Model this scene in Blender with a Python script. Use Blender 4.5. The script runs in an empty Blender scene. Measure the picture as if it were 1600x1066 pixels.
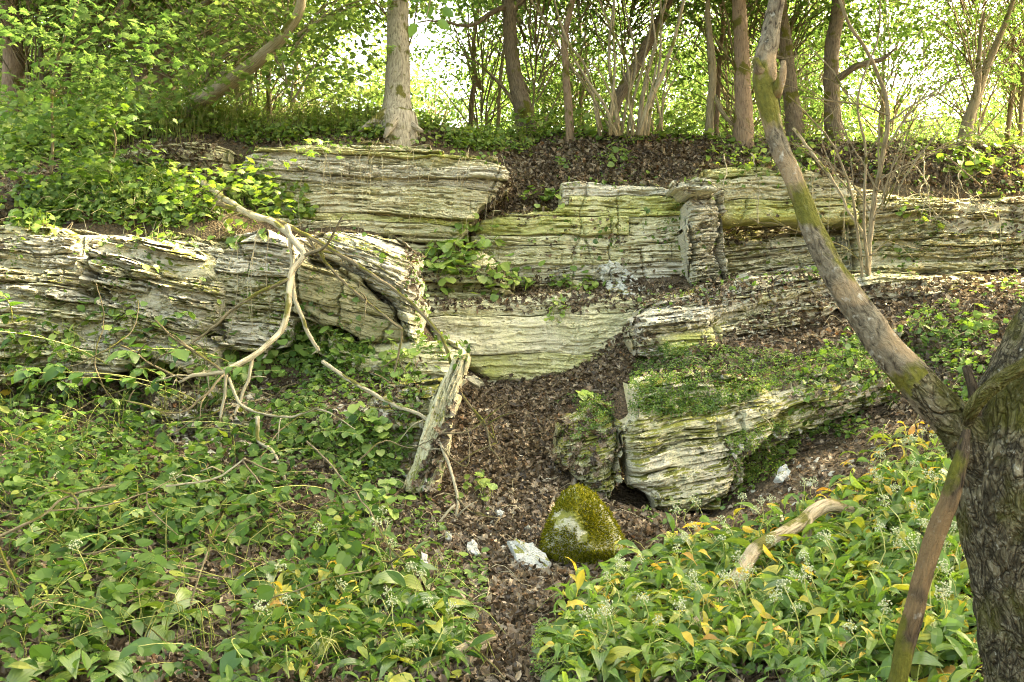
import bpy, math, random
import numpy as np
from mathutils import Matrix, Vector, noise as mnoise
from mathutils.bvhtree import BVHTree

random.seed(7)
RNG = np.random.default_rng(11)
S = bpy.context.scene
COL = S.collection

# ------------------------------------------------------------------ camera
F = 1600 * 35 / 36.0
EYE = 1.6
cam_d = bpy.data.cameras.new('camera')
cam_d.lens = 35; cam_d.sensor_width = 36; cam_d.sensor_fit = 'HORIZONTAL'
cam_d.clip_start = 0.05; cam_d.clip_end = 400
cam_d.dof.use_dof = True; cam_d.dof.focus_distance = 9.5; cam_d.dof.aperture_fstop = 13
cam = bpy.data.objects.new('camera', cam_d); COL.objects.link(cam)
cam.location = (0, 0, EYE); cam.rotation_euler = (math.radians(90), 0, 0)
S.camera = cam

# ------------------------------------------------------------------ light
SUN_EL = math.radians(46)
SUN_AZ = math.radians(62)          # compass angle from +Y towards +X: the sun stands to the right, beyond the cliff
wd = bpy.data.worlds.new('World'); S.world = wd; wd.use_nodes = True
wn = wd.node_tree
for n in list(wn.nodes): wn.nodes.remove(n)
sky = wn.nodes.new('ShaderNodeTexSky'); sky.sky_type = 'NISHITA'; sky.sun_disc = False
sky.sun_elevation = SUN_EL; sky.sun_rotation = SUN_AZ
sky.air_density = 0.8; sky.dust_density = 7.0; sky.ozone_density = 0.4
bg = wn.nodes.new('ShaderNodeBackground'); bg.inputs['Strength'].default_value = 0.15
wo = wn.nodes.new('ShaderNodeOutputWorld')
wn.links.new(sky.outputs[0], bg.inputs[0]); wn.links.new(bg.outputs[0], wo.inputs[0])
sun_d = bpy.data.lights.new('sun', 'SUN'); sun_d.energy = 2.3; sun_d.angle = math.radians(0.6); sun_d.color = (1.0, 0.93, 0.80)
sun = bpy.data.objects.new('sun', sun_d); COL.objects.link(sun)
sd = Vector((math.sin(SUN_AZ) * math.cos(SUN_EL), math.cos(SUN_AZ) * math.cos(SUN_EL), math.sin(SUN_EL)))
sun.rotation_euler = sd.to_track_quat('Z', 'Y').to_euler()
S.view_settings.view_transform = 'Standard'; S.view_settings.look = 'None'
S.view_settings.gamma = 1.0; S.view_settings.use_curve_mapping = False
S.view_settings.exposure = 4.15
S.view_settings.use_white_balance = True; S.view_settings.white_balance_temperature = 8600; S.view_settings.white_balance_tint = 4
S.render.engine = 'CYCLES'
S.cycles.use_denoising = True; S.cycles.denoising_prefilter = 'NONE'; S.cycles.filter_width = 1.1
S.cycles.max_bounces = 7; S.cycles.diffuse_bounces = 5; S.cycles.transmission_bounces = 4
S.cycles.glossy_bounces = 2; S.cycles.transparent_max_bounces = 4
S.cycles.sample_clamp_indirect = 6

# ------------------------------------------------------------------ helpers: noise
def _h(ix, iy, iz, seed):
    h = (ix.astype(np.int64) * 374761393 + iy.astype(np.int64) * 668265263 + iz.astype(np.int64) * 2147483647 + seed * 974634777) & 0xFFFFFFFF
    h = ((h ^ (h >> 13)) * 1274126177) & 0xFFFFFFFF
    h = ((h ^ (h >> 16)) * 2246822519) & 0xFFFFFFFF
    return ((h ^ (h >> 15)) & 0xFFFFFF) / float(0xFFFFFF)
def vn(x, y=0.0, z=0.0, seed=0):
    """smooth value noise in -1..1"""
    x, y, z = np.broadcast_arrays(np.asarray(x, float), np.asarray(y, float), np.asarray(z, float))
    ix, iy, iz = np.floor(x), np.floor(y), np.floor(z)
    fx, fy, fz = x - ix, y - iy, z - iz
    fx = fx * fx * (3 - 2 * fx); fy = fy * fy * (3 - 2 * fy); fz = fz * fz * (3 - 2 * fz)
    r = 0
    for a in (0, 1):
        wa = fx if a else 1 - fx
        for b in (0, 1):
            wb = fy if b else 1 - fy
            for c in (0, 1):
                wc = fz if c else 1 - fz
                r = r + wa * wb * wc * _h(ix + a, iy + b, iz + c, seed)
    return r * 2 - 1
def fbm(x, y=0.0, z=0.0, seed=0, oct=4, lac=2.1, gain=0.5):
    r = 0; a = 1.0; s = 0
    for o in range(oct):
        r = r + a * vn(np.asarray(x) * lac ** o, np.asarray(y) * lac ** o, np.asarray(z) * lac ** o, seed + o * 17)
        s += a; a *= gain
    return r / s
def sstep(a, b, x):
    t = np.clip((x - a) / (b - a), 0, 1); return t * t * (3 - 2 * t)
def at(px, py, Y):
    """the world point that photo pixel (px, py) shows when it lies Y metres away"""
    return np.array([(px - 800) / F * Y, Y, EYE - (py - 533) / F * Y])

# ------------------------------------------------------------------ helpers: objects
def mesh(name, V, faces, mats, uv=None, smooth=True, matidx=None):
    V = np.ascontiguousarray(V, dtype=np.float32)
    if isinstance(faces, np.ndarray): faces = [faces]
    faces = [np.asarray(f, dtype=np.int32) for f in faces if len(f)]
    me = bpy.data.meshes.new(name)
    me.vertices.add(len(V)); me.vertices.foreach_set('co', V.ravel())
    idx = np.concatenate([f.ravel() for f in faces])
    cnt = np.concatenate([np.full(len(f), f.shape[1], np.int32) for f in faces])
    st = np.concatenate([[0], np.cumsum(cnt)[:-1]]).astype(np.int32)
    me.loops.add(len(idx)); me.loops.foreach_set('vertex_index', idx)
    me.polygons.add(len(cnt)); me.polygons.foreach_set('loop_start', st)
    if not isinstance(mats, (list, tuple)): mats = [mats]
    for m in mats: me.materials.append(m)
    if matidx is not None: me.polygons.foreach_set('material_index', np.asarray(matidx, np.int32))
    me.polygons.foreach_set('use_smooth', np.full(len(cnt), bool(smooth)))
    if uv is not None:
        l = me.uv_layers.new(name='UVMap')
        l.data.foreach_set('uv', np.asarray(uv, np.float32)[idx].ravel())
    me.update(calc_edges=True)
    return me
def link(name, me, parent=None, loc=None):
    o = bpy.data.objects.new(name, me); COL.objects.link(o)
    if parent is not None: o.parent = parent
    if loc is not None: o.location = loc
    return o
def empty(name, loc=(0, 0, 0), parent=None):
    o = bpy.data.objects.new(name, None); COL.objects.link(o); o.location = loc
    o.empty_display_size = 0.1
    if parent is not None: o.parent = parent
    return o
def tag(o, label=None, cat=None, group=None, kind=None):
    if label: o['label'] = label
    if cat: o['category'] = cat
    if group: o['group'] = group
    if kind: o['kind'] = kind
    return o
def catmull(P, n):
    P = np.asarray(P, float)
    if len(P) == 2: return P[0] + (P[1] - P[0]) * np.linspace(0, 1, n)[:, None]
    Q = np.vstack([2 * P[0] - P[1], P, 2 * P[-1] - P[-2]])
    L = np.linalg.norm(np.diff(P[:, :3], axis=0), axis=1); c = np.concatenate([[0], np.cumsum(L)]); c /= c[-1]
    t = np.linspace(0, 1, n); i = np.clip(np.searchsorted(c, t, side='right') - 1, 0, len(P) - 2)
    u = ((t - c[i]) / np.maximum(c[i + 1] - c[i], 1e-9))[:, None]
    p0, p1, p2, p3 = Q[i], Q[i + 1], Q[i + 2], Q[i + 3]
    return 0.5 * ((2 * p1) + (-p0 + p2) * u + (2 * p0 - 5 * p1 + 4 * p2 - p3) * u * u + (-p0 + 3 * p1 - 3 * p2 + p3) * u ** 3)
def frames(C):
    T = np.gradient(C, axis=0); T /= np.linalg.norm(T, axis=1)[:, None] + 1e-9
    a = np.array([0.31, 0.9, 0.2]) if abs(T[0] @ np.array([0.31, 0.9, 0.2])) < 0.85 else np.array([0.9, 0.1, 0.3])
    N = np.zeros_like(C); n = np.cross(T[0], a); n /= np.linalg.norm(n)
    for i in range(len(C)):
        n = n - T[i] * (n @ T[i]); n /= np.linalg.norm(n) + 1e-9; N[i] = n
    return T, N, np.cross(T, N)
def tube(P, R, sides=8, step=0.05, wob=0.0, bark=0.0, seed=0, maxn=400, cap=True, barkf=(9, 2.2)):
    """a round limb along the points P with radii R: verts, faces, uv (metres)"""
    P = np.asarray(P, float); R = np.asarray(R, float) * np.ones(len(P))
    L = np.linalg.norm(np.diff(P, axis=0), axis=1).sum()
    n = int(np.clip(L / step, max(3, len(P)), maxn))
    CR = catmull(np.column_stack([P, R]), n); C = CR[:, :3]; r = np.maximum(CR[:, 3], 0.0006)
    s = np.linspace(0, L, n)
    if wob:
        for k in range(3): C[:, k] += wob * .45 * fbm(s * 11, seed * 1.7 + k * 5.1, 3, seed + 2, 2) + wob * fbm(s * 1.7, seed * 3.1 + k * 9.7, 0, seed, 3) * np.minimum(1, s / (0.2 * L + 1e-6))
    T, N, B = frames(C)
    th = np.linspace(0, 2 * np.pi, sides, endpoint=False)
    rr = r[:, None] * np.ones(sides)
    if bark:
        ca, sa = np.cos(th)[None, :], np.sin(th)[None, :]
        f = barkf[0]
        n1 = fbm(ca * f * .35 + 5, sa * f * .35, s[:, None] * barkf[1], seed, 3)
        n2 = np.abs(fbm(ca * f, sa * f + 3, s[:, None] * barkf[1] * 1.6, seed + 5, 3))
        rr = rr * (1 + bark * (0.9 * n1 + 1.0 * (n2 - .3)))
    V = C[:, None, :] + rr[:, :, None] * (np.cos(th)[None, :, None] * N[:, None, :] + np.sin(th)[None, :, None] * B[:, None, :])
    V = V.reshape(-1, 3)
    i = np.arange(n - 1)[:, None] * sides; j = np.arange(sides)[None, :]; j2 = (j + 1) % sides
    Q = np.stack([i + j, i + j2, i + sides + j2, i + sides + j], -1).reshape(-1, 4)
    uv = np.stack([np.broadcast_to(th[None, :] * r.mean(), (n, sides)), np.broadcast_to(s[:, None], (n, sides))], -1).reshape(-1, 2)
    Fs = [Q]
    if cap:
        V = np.vstack([V, C[-1] + T[-1] * r[-1] * .4, C[0]]); uv = np.vstack([uv, [0, L], [0, 0]])
        k = (n - 1) * sides; jj = np.arange(sides)
        Fs.append(np.stack([k + jj, k + (jj + 1) % sides, np.full(sides, n * sides)], -1))
        Fs.append(np.stack([(jj + 1) % sides, jj, np.full(sides, n * sides + 1)], -1))
    return V, Fs, uv
def join(parts):
    """join several (V, [F...], uv) into one"""
    Vs, Fd, Us, o = [], {}, [], 0
    for V, Fs, uv in parts:
        if isinstance(Fs, np.ndarray): Fs = [Fs]
        Vs.append(V); Us.append(uv if uv is not None else np.zeros((len(V), 2)))
        for f in Fs: Fd.setdefault(f.shape[1], []).append(f + o)
        o += len(V)
    return np.vstack(Vs), [np.vstack(f) for f in Fd.values()], np.vstack(Us)
def rot_frames(n, yaw=None, tilt=None, roll=None, rng=RNG):
    """n random 3x3 frames: columns across, along, normal"""
    yaw = rng.uniform(0, 2 * np.pi, n) if yaw is None else yaw * np.ones(n)
    tilt = np.zeros(n) if tilt is None else tilt * np.ones(n)
    roll = np.zeros(n) if roll is None else roll * np.ones(n)
    cy, sy, ct, s_t, cr, sr = np.cos(yaw), np.sin(yaw), np.cos(tilt), np.sin(tilt), np.cos(roll), np.sin(roll)
    X = np.stack([cy, sy, 0 * cy], -1); Y = np.stack([-sy * ct, cy * ct, s_t], -1)
    Z = np.cross(X, Y)
    X2 = X * cr[:, None] - Z * sr[:, None]; Z2 = Z * cr[:, None] + X * sr[:, None]
    return np.stack([X2, Y, Z2], -1)
def scatter(tv, tf, P, M, sc):
    """stamp the template (tv, tf) at the points P with frames M and sizes sc"""
    tv = np.asarray(tv, float); n = len(P)
    sc = np.asarray(sc, float).reshape(-1, 1) if np.ndim(sc) else np.full((n, 1), float(sc))
    V = (np.einsum('nij,kj->nki', M, tv) * sc[:, :, None] + np.asarray(P)[:, None, :]).reshape(-1, 3)
    off = (np.arange(n) * len(tv))[:, None, None]
    fs = [(np.asarray(f)[None] + off).reshape(-1, np.asarray(f).shape[1]) for f in (tf if isinstance(tf, list) else [tf])]
    return V, fs, None

# ------------------------------------------------------------------ helpers: materials
class NT:
    def __init__(s, name):
        s.m = bpy.data.materials.new(name); s.m.use_nodes = True
        s.t = s.m.node_tree
        for n in list(s.t.nodes): s.t.nodes.remove(n)
        s.out = s.n('ShaderNodeOutputMaterial')
    def n(s, typ, **kw):
        nd = s.t.nodes.new(typ)
        for k, v in kw.items(): setattr(nd, k, v)
        return nd
    def set(s, sock, v):
        if hasattr(v, 'is_linked') or hasattr(v, 'links'): s.t.links.new(v, sock)
        elif isinstance(v, (tuple, list)) and len(v) == 3 and sock.type == 'RGBA': sock.default_value = (*v, 1)
        else: sock.default_value = v
    def tc(s, out='Object'): return s.n('ShaderNodeTexCoord').outputs[out]
    def pos(s): return s.n('ShaderNodeNewGeometry').outputs['Position']
    def mapping(s, v, scale=(1, 1, 1), loc=(0, 0, 0)):
        m = s.n('ShaderNodeMapping'); s.set(m.inputs['Vector'], v); m.inputs['Scale'].default_value = scale; m.inputs['Location'].default_value = loc
        return m.outputs[0]
    def noise(s, v, scale, detail=4, rough=.55, dist=0.0):
        n = s.n('ShaderNodeTexNoise'); s.set(n.inputs['Vector'], v)
        n.inputs['Scale'].default_value = scale; n.inputs['Detail'].default_value = detail
        n.inputs['Roughness'].default_value = rough; n.inputs['Distortion'].default_value = dist
        return n.outputs['Fac']
    def voro(s, v, scale, feature='F1', out='Distance'):
        n = s.n('ShaderNodeTexVoronoi', feature=feature); s.set(n.inputs['Vector'], v); n.inputs['Scale'].default_value = scale
        return n.outputs[out]
    def ramp(s, fac, stops, interp='LINEAR'):
        n = s.n('ShaderNodeValToRGB'); s.set(n.inputs[0], fac); cr = n.color_ramp; cr.interpolation = interp
        while len(cr.elements) < len(stops): cr.elements.new(0.5)
        for e, (p, c) in zip(cr.elements, stops):
            e.position = p; e.color = (*c, 1) if isinstance(c, (tuple, list)) else (c, c, c, 1)
        return n.outputs['Color']
    def mix(s, fac, a, b, typ='MIX'):
        n = s.n('ShaderNodeMix', data_type='RGBA', blend_type=typ)
        s.set(n.inputs[0], fac); s.set(n.inputs[6], a); s.set(n.inputs[7], b)
        return n.outputs[2]
    def math(s, op, a, b=0.0, clamp=False):
        n = s.n('ShaderNodeMath', operation=op, use_clamp=clamp); s.set(n.inputs[0], a); s.set(n.inputs[1], b); return n.outputs[0]
    def bump(s, h, strength=.5, dist=.02):
        n = s.n('ShaderNodeBump'); s.set(n.inputs['Height'], h); n.inputs['Strength'].default_value = strength; n.inputs['Distance'].default_value = dist
        return n.outputs[0]
    def up(s):
        g = s.n('ShaderNodeNewGeometry'); x = s.n('ShaderNodeSeparateXYZ'); s.t.links.new(g.outputs['Normal'], x.inputs[0]); return x.outputs['Z']
    def finish(s, col, rough=.9, normal=None, spec=.2):
        p = s.n('ShaderNodeBsdfPrincipled'); s.set(p.inputs['Base Color'], col); s.set(p.inputs['Roughness'], rough)
        p.inputs['Specular IOR Level'].default_value = spec
        if normal is not None: s.set(p.inputs['Normal'], normal)
        s.t.links.new(p.outputs[0], s.out.inputs[0]); return s.m
    def leafy(s, col, trans=.45, gloss=0.0, tcol=None, normal=None):
        d = s.n('ShaderNodeBsdfDiffuse'); s.set(d.inputs[0], col)
        t = s.n('ShaderNodeBsdfTranslucent'); s.set(t.inputs[0], tcol if tcol is not None else col)
        if normal is not None: s.set(d.inputs['Normal'], normal)
        mx = s.n('ShaderNodeMixShader'); mx.inputs[0].default_value = trans
        s.t.links.new(d.outputs[0], mx.inputs[1]); s.t.links.new(t.outputs[0], mx.inputs[2]); o = mx.outputs[0]
        if gloss:
            g = s.n('ShaderNodeBsdfGlossy'); g.inputs['Roughness'].default_value = .38; g.inputs[0].default_value = (1, 1, 1, 1)
            if normal is not None: s.set(g.inputs['Normal'], normal)
            m2 = s.n('ShaderNodeMixShader'); m2.inputs[0].default_value = gloss
            s.t.links.new(o, m2.inputs[1]); s.t.links.new(g.outputs[0], m2.inputs[2]); o = m2.outputs[0]
        s.t.links.new(o, s.out.inputs[0]); return s.m
    def island(s): return s.n('ShaderNodeNewGeometry').outputs['Random Per Island']
    def orand(s): return s.n('ShaderNodeObjectInfo').outputs['Random']

def rock_mat(name, pale, mid, tint, algae=.4, dirt=.5, moss=.3, white=.2, streak=.75):
    k = NT(name); P = k.pos(); U = k.tc('UV')
    us = k.mapping(U, (9.0, 28.0, 1)); us2 = k.mapping(U, (24.0, 95.0, 1))
    strat = k.noise(us, 1.0, 5, .62, .6); fine = k.noise(us2, 1.0, 4, .6, .3)
    big = k.noise(P, 1.7, 4, .6); med = k.noise(P, 7, 5, .6); grain = k.noise(P, 55, 4, .65)
    strat = k.math('ADD', k.math('MULTIPLY', strat, streak), k.math('MULTIPLY', med, 1 - streak)); fine = k.math('ADD', k.math('MULTIPLY', fine, streak), k.math('MULTIPLY', k.noise(P, 26, 4, .6), 1 - streak))
    c = k.mix(k.ramp(strat, [(.32, 0.0), (.62, 1.0)]), mid, pale)
    c = k.mix(k.math('MULTIPLY', k.ramp(big, [(.42, 0.0), (.62, 1.0)]), algae), c, tint)
    c = k.mix(k.math('MULTIPLY', k.ramp(med, [(.56, 0.0), (.72, 1.0)]), white), c, (.62, .60, .52))
    c = k.mix(k.math('MULTIPLY', k.ramp(fine, [(.30, 1.0), (.46, 0.0)]), dirt), c, (.085, .075, .05))
    c = k.mix(k.math('MULTIPLY', k.ramp(grain, [(.30, 1.0), (.44, 0.0)]), dirt * .8), c, (.10, .09, .06))
    c = k.mix(k.math('MULTIPLY', k.orand(), .28), c, k.mix(1.0, c, (.62, .60, .52), 'MULTIPLY'))
    if moss:
        mm = k.math('ADD', k.math('MULTIPLY', k.noise(P, 5.5, 5, .65), 1.3), k.math('MULTIPLY', k.up(), .38))
        c = k.mix(k.ramp(mm, [(1.02 - moss * .42, 0.0), (1.12 - moss * .42, .9)]), c, k.mix(k.noise(P, 30, 3), (.065, .075, .008), (.20, .20, .025)))
    spk = k.voro(k.mapping(P, (1, 1, 2.2)), 42)
    c = k.mix(k.math('MULTIPLY', k.ramp(spk, [(.06, 1.0), (.2, 0.0)]), dirt * .55), c, (.12, .105, .07))
    h = k.math('ADD', k.math('MULTIPLY', strat, .5), k.math('ADD', k.math('MULTIPLY', fine, .7), k.math('MULTIPLY', grain, .55)))
    return k.finish(c, .95, k.bump(h, .85, .022), .12)
M = {}
M['rock_pale'] = rock_mat('pale_limestone', (.57, .535, .375), (.46, .43, .28), (.43, .435, .20), .42, .65, .0, .35)
M['rock_green'] = rock_mat('algae_limestone', (.52, .50, .28), (.44, .43, .205), (.39, .41, .12), .85, .45, .0, .25, .3)
M['rock_white'] = rock_mat('whitish_limestone', (.53, .50, .40), (.41, .385, .29), (.37, .365, .23), .3, .75, .0, .6)
M['rock_grey'] = rock_mat('grey_limestone', (.49, .455, .335), (.37, .34, .225), (.34, .34, .165), .4, .75, .06, .45)
M['rock_olive'] = rock_mat('olive_limestone', (.33, .30, .18), (.255, .23, .13), (.25, .25, .105), .4, .5, .0, .1)
M['rock_mossy'] = rock_mat('moss_covered_limestone', (.36, .35, .24), (.26, .25, .15), (.2, .21, .06), .7, .8, .78, .2)
M['rock_weathered'] = rock_mat('weathered_limestone', (.46, .43, .29), (.34, .32, .20), (.32, .33, .14), .6, .75, .30, .2)
M['rock_moss'] = rock_mat('mossy_limestone', (.40, .385, .27), (.29, .28, .18), (.26, .27, .11), .6, .8, .42, .4)
def _ground():
    k = NT('leaf_mould'); P = k.pos()
    c = k.mix(k.noise(P, 3, 5), (.05, .036, .022), (.115, .085, .052))
    c = k.mix(k.ramp(k.voro(P, 34, 'F1', 'Color'), [(.2, 0.0), (.9, .75)]), c, (.14, .105, .065))
    c = k.mix(k.ramp(k.noise(P, 1.1, 4), [(.56, 0.0), (.68, .5)]), c, (.20, .18, .12))
    h = k.math('ADD', k.voro(P, 34), k.noise(P, 20, 5))
    return k.finish(c, .95, k.bump(h, 1.0, .03), .1)
M['ground'] = _ground()
def _soil_litter():
    k = NT('dead_leaf'); r = k.island()
    c = k.ramp(r, [(0, (.040, .029, .017)), (.3, (.078, .056, .033)), (.55, (.12, .088, .053)), (.8, (.19, .146, .09)), (.93, (.30, .25, .17)), (1, (.17, .085, .035))])
    return k.leafy(c, .15, .02)
M['litter'] = _soil_litter()
def leaf_mat(name, stops, trans=.45, gloss=.0, warm=(1.25, 1.15, .55), obj=False, veins=False):
    k = NT(name); r = k.orand() if obj else k.island()
    c = k.ramp(r, stops)
    nrm = None
    if veins:
        U = k.tc('UV'); w = k.n('ShaderNodeTexWave', wave_type='BANDS', bands_direction='X'); k.set(w.inputs['Vector'], U)
        w.inputs['Scale'].default_value = 2.2; w.inputs['Distortion'].default_value = .6
        c = k.mix(k.math('MULTIPLY', w.outputs['Fac'], .22), c, k.mix(1.0, c, (1.5, 1.5, 1.4), 'MULTIPLY'))
        P = k.pos(); c = k.mix(k.ramp(k.noise(P, 38, 4), [(.58, 0.0), (.7, .55)]), c, k.mix(1.0, c, (1.7, 1.35, .7), 'MULTIPLY'))
        nrm = k.bump(w.outputs['Fac'], .25, .004)
    return k.leafy(c, trans, gloss, k.mix(1.0, c, warm, 'MULTIPLY'), nrm)
M['leaf_garlic'] = leaf_mat('garlic_leaf_green', [(0, (.062, .118, .026)), (.5, (.092, .155, .034)), (1, (.14, .20, .045))], .35, .05, (1.12, 1.22, .62), obj=True, veins=True)
M['leaf_lime'] = leaf_mat('garlic_leaf_paling', [(0, (.21, .26, .05)), (1, (.34, .33, .06))], .4, .03, (1.12, 1.22, .62), obj=True, veins=True)
M['leaf_yellow'] = leaf_mat('garlic_leaf_yellow', [(0, (.50, .36, .04)), (.6, (.60, .43, .07)), (1, (.50, .28, .07))], .4, .02, (1.1, 1, .6), obj=True, veins=True)
M['leaf_fade'] = leaf_mat('fading_leaf', [(0, (.20, .26, .05)), (.4, (.36, .33, .06)), (.8, (.52, .38, .06)), (1, (.36, .20, .06))], .4, .02, (1.1, 1.0, .6))
M['leaf_shoot'] = leaf_mat('shoot_leaf', [(0, (.036, .085, .020)), (.5, (.058, .118, .027)), (1, (.095, .165, .036))], .38, .015, (1.12, 1.22, .62), obj=True)
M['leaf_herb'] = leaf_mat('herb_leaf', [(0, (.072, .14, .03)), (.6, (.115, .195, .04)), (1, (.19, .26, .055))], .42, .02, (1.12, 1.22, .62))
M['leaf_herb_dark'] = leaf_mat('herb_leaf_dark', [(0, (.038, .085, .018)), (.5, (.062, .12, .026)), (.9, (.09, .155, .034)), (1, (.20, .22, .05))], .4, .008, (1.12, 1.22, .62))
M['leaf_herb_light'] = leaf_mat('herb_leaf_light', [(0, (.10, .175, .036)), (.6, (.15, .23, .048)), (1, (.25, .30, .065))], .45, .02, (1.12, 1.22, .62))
M['leaf_wood'] = leaf_mat('wood_leaf', [(0, (.060, .115, .032)), (.5, (.095, .16, .048)), (1, (.145, .205, .066))], .58, .0, (1.12, 1.2, .8))
M['leaf_wood_light'] = leaf_mat('wood_leaf_light', [(0, (.085, .148, .045)), (.5, (.125, .19, .060)), (1, (.185, .235, .082))], .58, .0, (1.12, 1.2, .8))
M['leaf_far'] = leaf_mat('far_leaf', [(0, (.058, .112, .036)), (.5, (.085, .145, .048)), (1, (.125, .18, .066))], .5, .0, (1.05, 1.12, .7))
M['leaf_obj'] = leaf_mat('ledge_leaf', [(0, (.12, .21, .05)), (.6, (.18, .275, .062)), (1, (.26, .33, .08))], .42, .02, (1.12, 1.22, .62), obj=True)
M['moss'] = leaf_mat('moss', [(0, (.055, .062, .006)), (.5, (.125, .13, .012)), (1, (.23, .215, .028))], .3, 0, (1.2, 1.1, .5))
M['straw'] = leaf_mat('straw', [(0, (.24, .28, .07)), (.5, (.36, .36, .12)), (1, (.16, .23, .05))], .2, .02, (1, 1, 1))
M['dry'] = leaf_mat('dry_stalk', [(0, (.30, .25, .15)), (.5, (.42, .38, .24)), (1, (.22, .17, .10))], .05, 0, (1, 1, 1))
M['grass'] = leaf_mat('grass_blade', [(0, (.14, .20, .05)), (.5, (.21, .25, .075)), (1, (.32, .31, .13))], .4, 0, (1.1, 1.1, .6))
M['umbel'] = leaf_mat('seed_head', [(0, (.34, .37, .22)), (.6, (.46, .48, .32)), (1, (.27, .33, .14))], .2, 0, (1, 1, .9))
def bark_mat(name, a, b, crack=.035, moss=.0, lichen=0.0, sc=(1, 1), bare=None, crackfac=.8):
    k = NT(name); U = k.tc('UV'); P = k.pos()
    v = k.mapping(U, (26 * sc[0], 7 * sc[1], 1))
    rid = k.noise(P if sc[0] == 0 else v, 2.0, 5, .6, .8); lo = k.noise(P, 3.2, 4); gr = k.noise(P, 60, 4, .6)
    c = k.mix(k.ramp(rid, [(.34, 0.0), (.66, 1.0)]), a, b)
    c = k.mix(k.math('MULTIPLY', k.ramp(rid, [(.30, 1.0), (.44, 0.0)]), crackfac), c, (crack, crack * .85, crack * .6))
    if bare: c = k.mix(k.ramp(k.noise(P, 3.1, 3), [(.52, 0.0), (.58, .9)]), c, k.mix(gr, bare, tuple(x * 1.6 for x in bare)))
    c = k.mix(k.ramp(k.noise(P, 26, 5, .6), [(.60, 0.0), (.70, lichen)]), c, (.36, .36, .29))
    if moss: c = k.mix(k.ramp(k.math('ADD', k.noise(P, 4.2, 4), k.math('MULTIPLY', k.up(), .12)), [(.60 - moss * .2, 0.0), (.66 - moss * .2, .92)]), c, k.mix(gr, (.035, .042, .006), (.14, .135, .02)))
    h = k.math('ADD', k.math('MULTIPLY', rid, 1.0), k.math('MULTIPLY', gr, .3))
    return k.finish(c, .92, k.bump(h, .9, .02), .12)
def _fore_bark():
    k = NT('fissured_bark'); U = k.tc('UV'); P = k.pos()
    v = k.mapping(U, (30, 8.5, 1)); n1 = k.noise(v, 1.0, 3, .5, 1.2); n2 = k.noise(k.mapping(U, (64, 22, 1), (4, 3, 0)), 1.0, 3, .5, .8)
    e1 = k.math('ABSOLUTE', k.math('SUBTRACT', n1, .5)); e2 = k.math('ABSOLUTE', k.math('SUBTRACT', n2, .5))
    gr = k.noise(P, 70, 5, .65); big = k.noise(P, 5, 4); mid = k.noise(P, 19, 4, .6)
    c = k.mix(k.ramp(mid, [(.35, 0.0), (.65, 1.0)]), (.085, .073, .04), (.19, .165, .10)); c = k.mix(k.ramp(gr, [(.54, 0.0), (.68, .6)]), c, (.30, .28, .21))
    c = k.mix(k.ramp(k.noise(P, 48, 3), [(.64, 0.0), (.72, .8)]), c, (.40, .40, .32))
    c = k.mix(k.ramp(e2, [(.01, .75), (.06, 0.0)]), c, (.03, .024, .014))
    c = k.mix(k.ramp(e1, [(.010, .92), (.055, 0.0)]), c, (.028, .024, .014))
    c = k.mix(k.ramp(big, [(.46, 0.0), (.60, .7)]), c, k.mix(gr, (.03, .036, .005), (.13, .125, .018)))
    h = k.math('ADD', k.ramp(e1, [(0.0, 0.0), (.12, 1.0)]), k.math('ADD', k.math('MULTIPLY', k.ramp(e2, [(0.0, 0.0), (.1, 1.0)]), .5), k.math('MULTIPLY', gr, .4)))
    return k.finish(c, .92, k.bump(h, 1.0, .018), .1)
M['bark_fore'] = _fore_bark()
M['bark_limb'] = bark_mat('flaking_bark', (.055, .045, .028), (.19, .165, .11), .018, .46, .85, (1.1, 1.8), (.17, .125, .07))
M['bark_pole'] = bark_mat('dark_dead_wood', (.022, .017, .010), (.07, .053, .032), .010, .25, .3, (2.2, 1.6), (.12, .08, .038))
M['bark_grey'] = bark_mat('grey_tree_bark', (.20, .175, .13), (.40, .365, .29), .07, .1, .35, (1.2, 1))
M['bark_brown'] = bark_mat('brown_tree_bark', (.15, .105, .07), (.28, .205, .14), .06, .08, .1, (1.3, .8))
M['bark_dark'] = bark_mat('dark_tree_bark', (.09, .07, .048), (.20, .16, .11), .04, .15, .2, (1.2, .9))
M['bark_hazel'] = bark_mat('hazel_bark', (.17, .14, .085), (.31, .265, .17), .08, .12, .15, (1.5, .6))
M['twig_pale'] = bark_mat('pale_dead_branch', (.26, .225, .14), (.44, .395, .27), .09, .12, .1, (2.2, .5), None, .5)
M['twig_dark'] = bark_mat('dark_twig', (.11, .09, .05), (.22, .185, .11), .06, .2, .1, (2, .6))
M['log'] = bark_mat('fallen_branch_wood', (.24, .19, .11), (.40, .335, .22), .07, .1, .1, (1.6, .5))
# ------------------------------------------------------------------ ground: one height field from the foreground to the wood behind the cliff
CP = []
def gp(px, *rows):
    for py, Y in rows: CP.append(at(px, py, Y))
gp(-250, (1066, 4.2), (800, 6), (640, 8.3), (380, 9.6), (260, 11), (190, 12.5))
gp(0, (1066, 4.3), (820, 6), (640, 8.3), (430, 9.35), (345, 9.6), (265, 10.9), (195, 12.4))
gp(150, (1066, 4.4), (850, 6), (660, 8.2), (605, 8.95), (430, 9.4), (350, 9.6), (285, 10.7), (235, 11.5), (195, 12.4))
gp(300, (1066, 4.4), (860, 6), (700, 7.8), (605, 8.95), (430, 9.4), (368, 9.6), (300, 10.5), (280, 11.3), (205, 11.8), (178, 13))
gp(450, (1066, 4.4), (880, 6), (770, 7), (660, 8), (575, 8.95), (430, 9.4), (380, 9.8), (372, 10.8), (225, 11.6), (185, 12.8))
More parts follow.
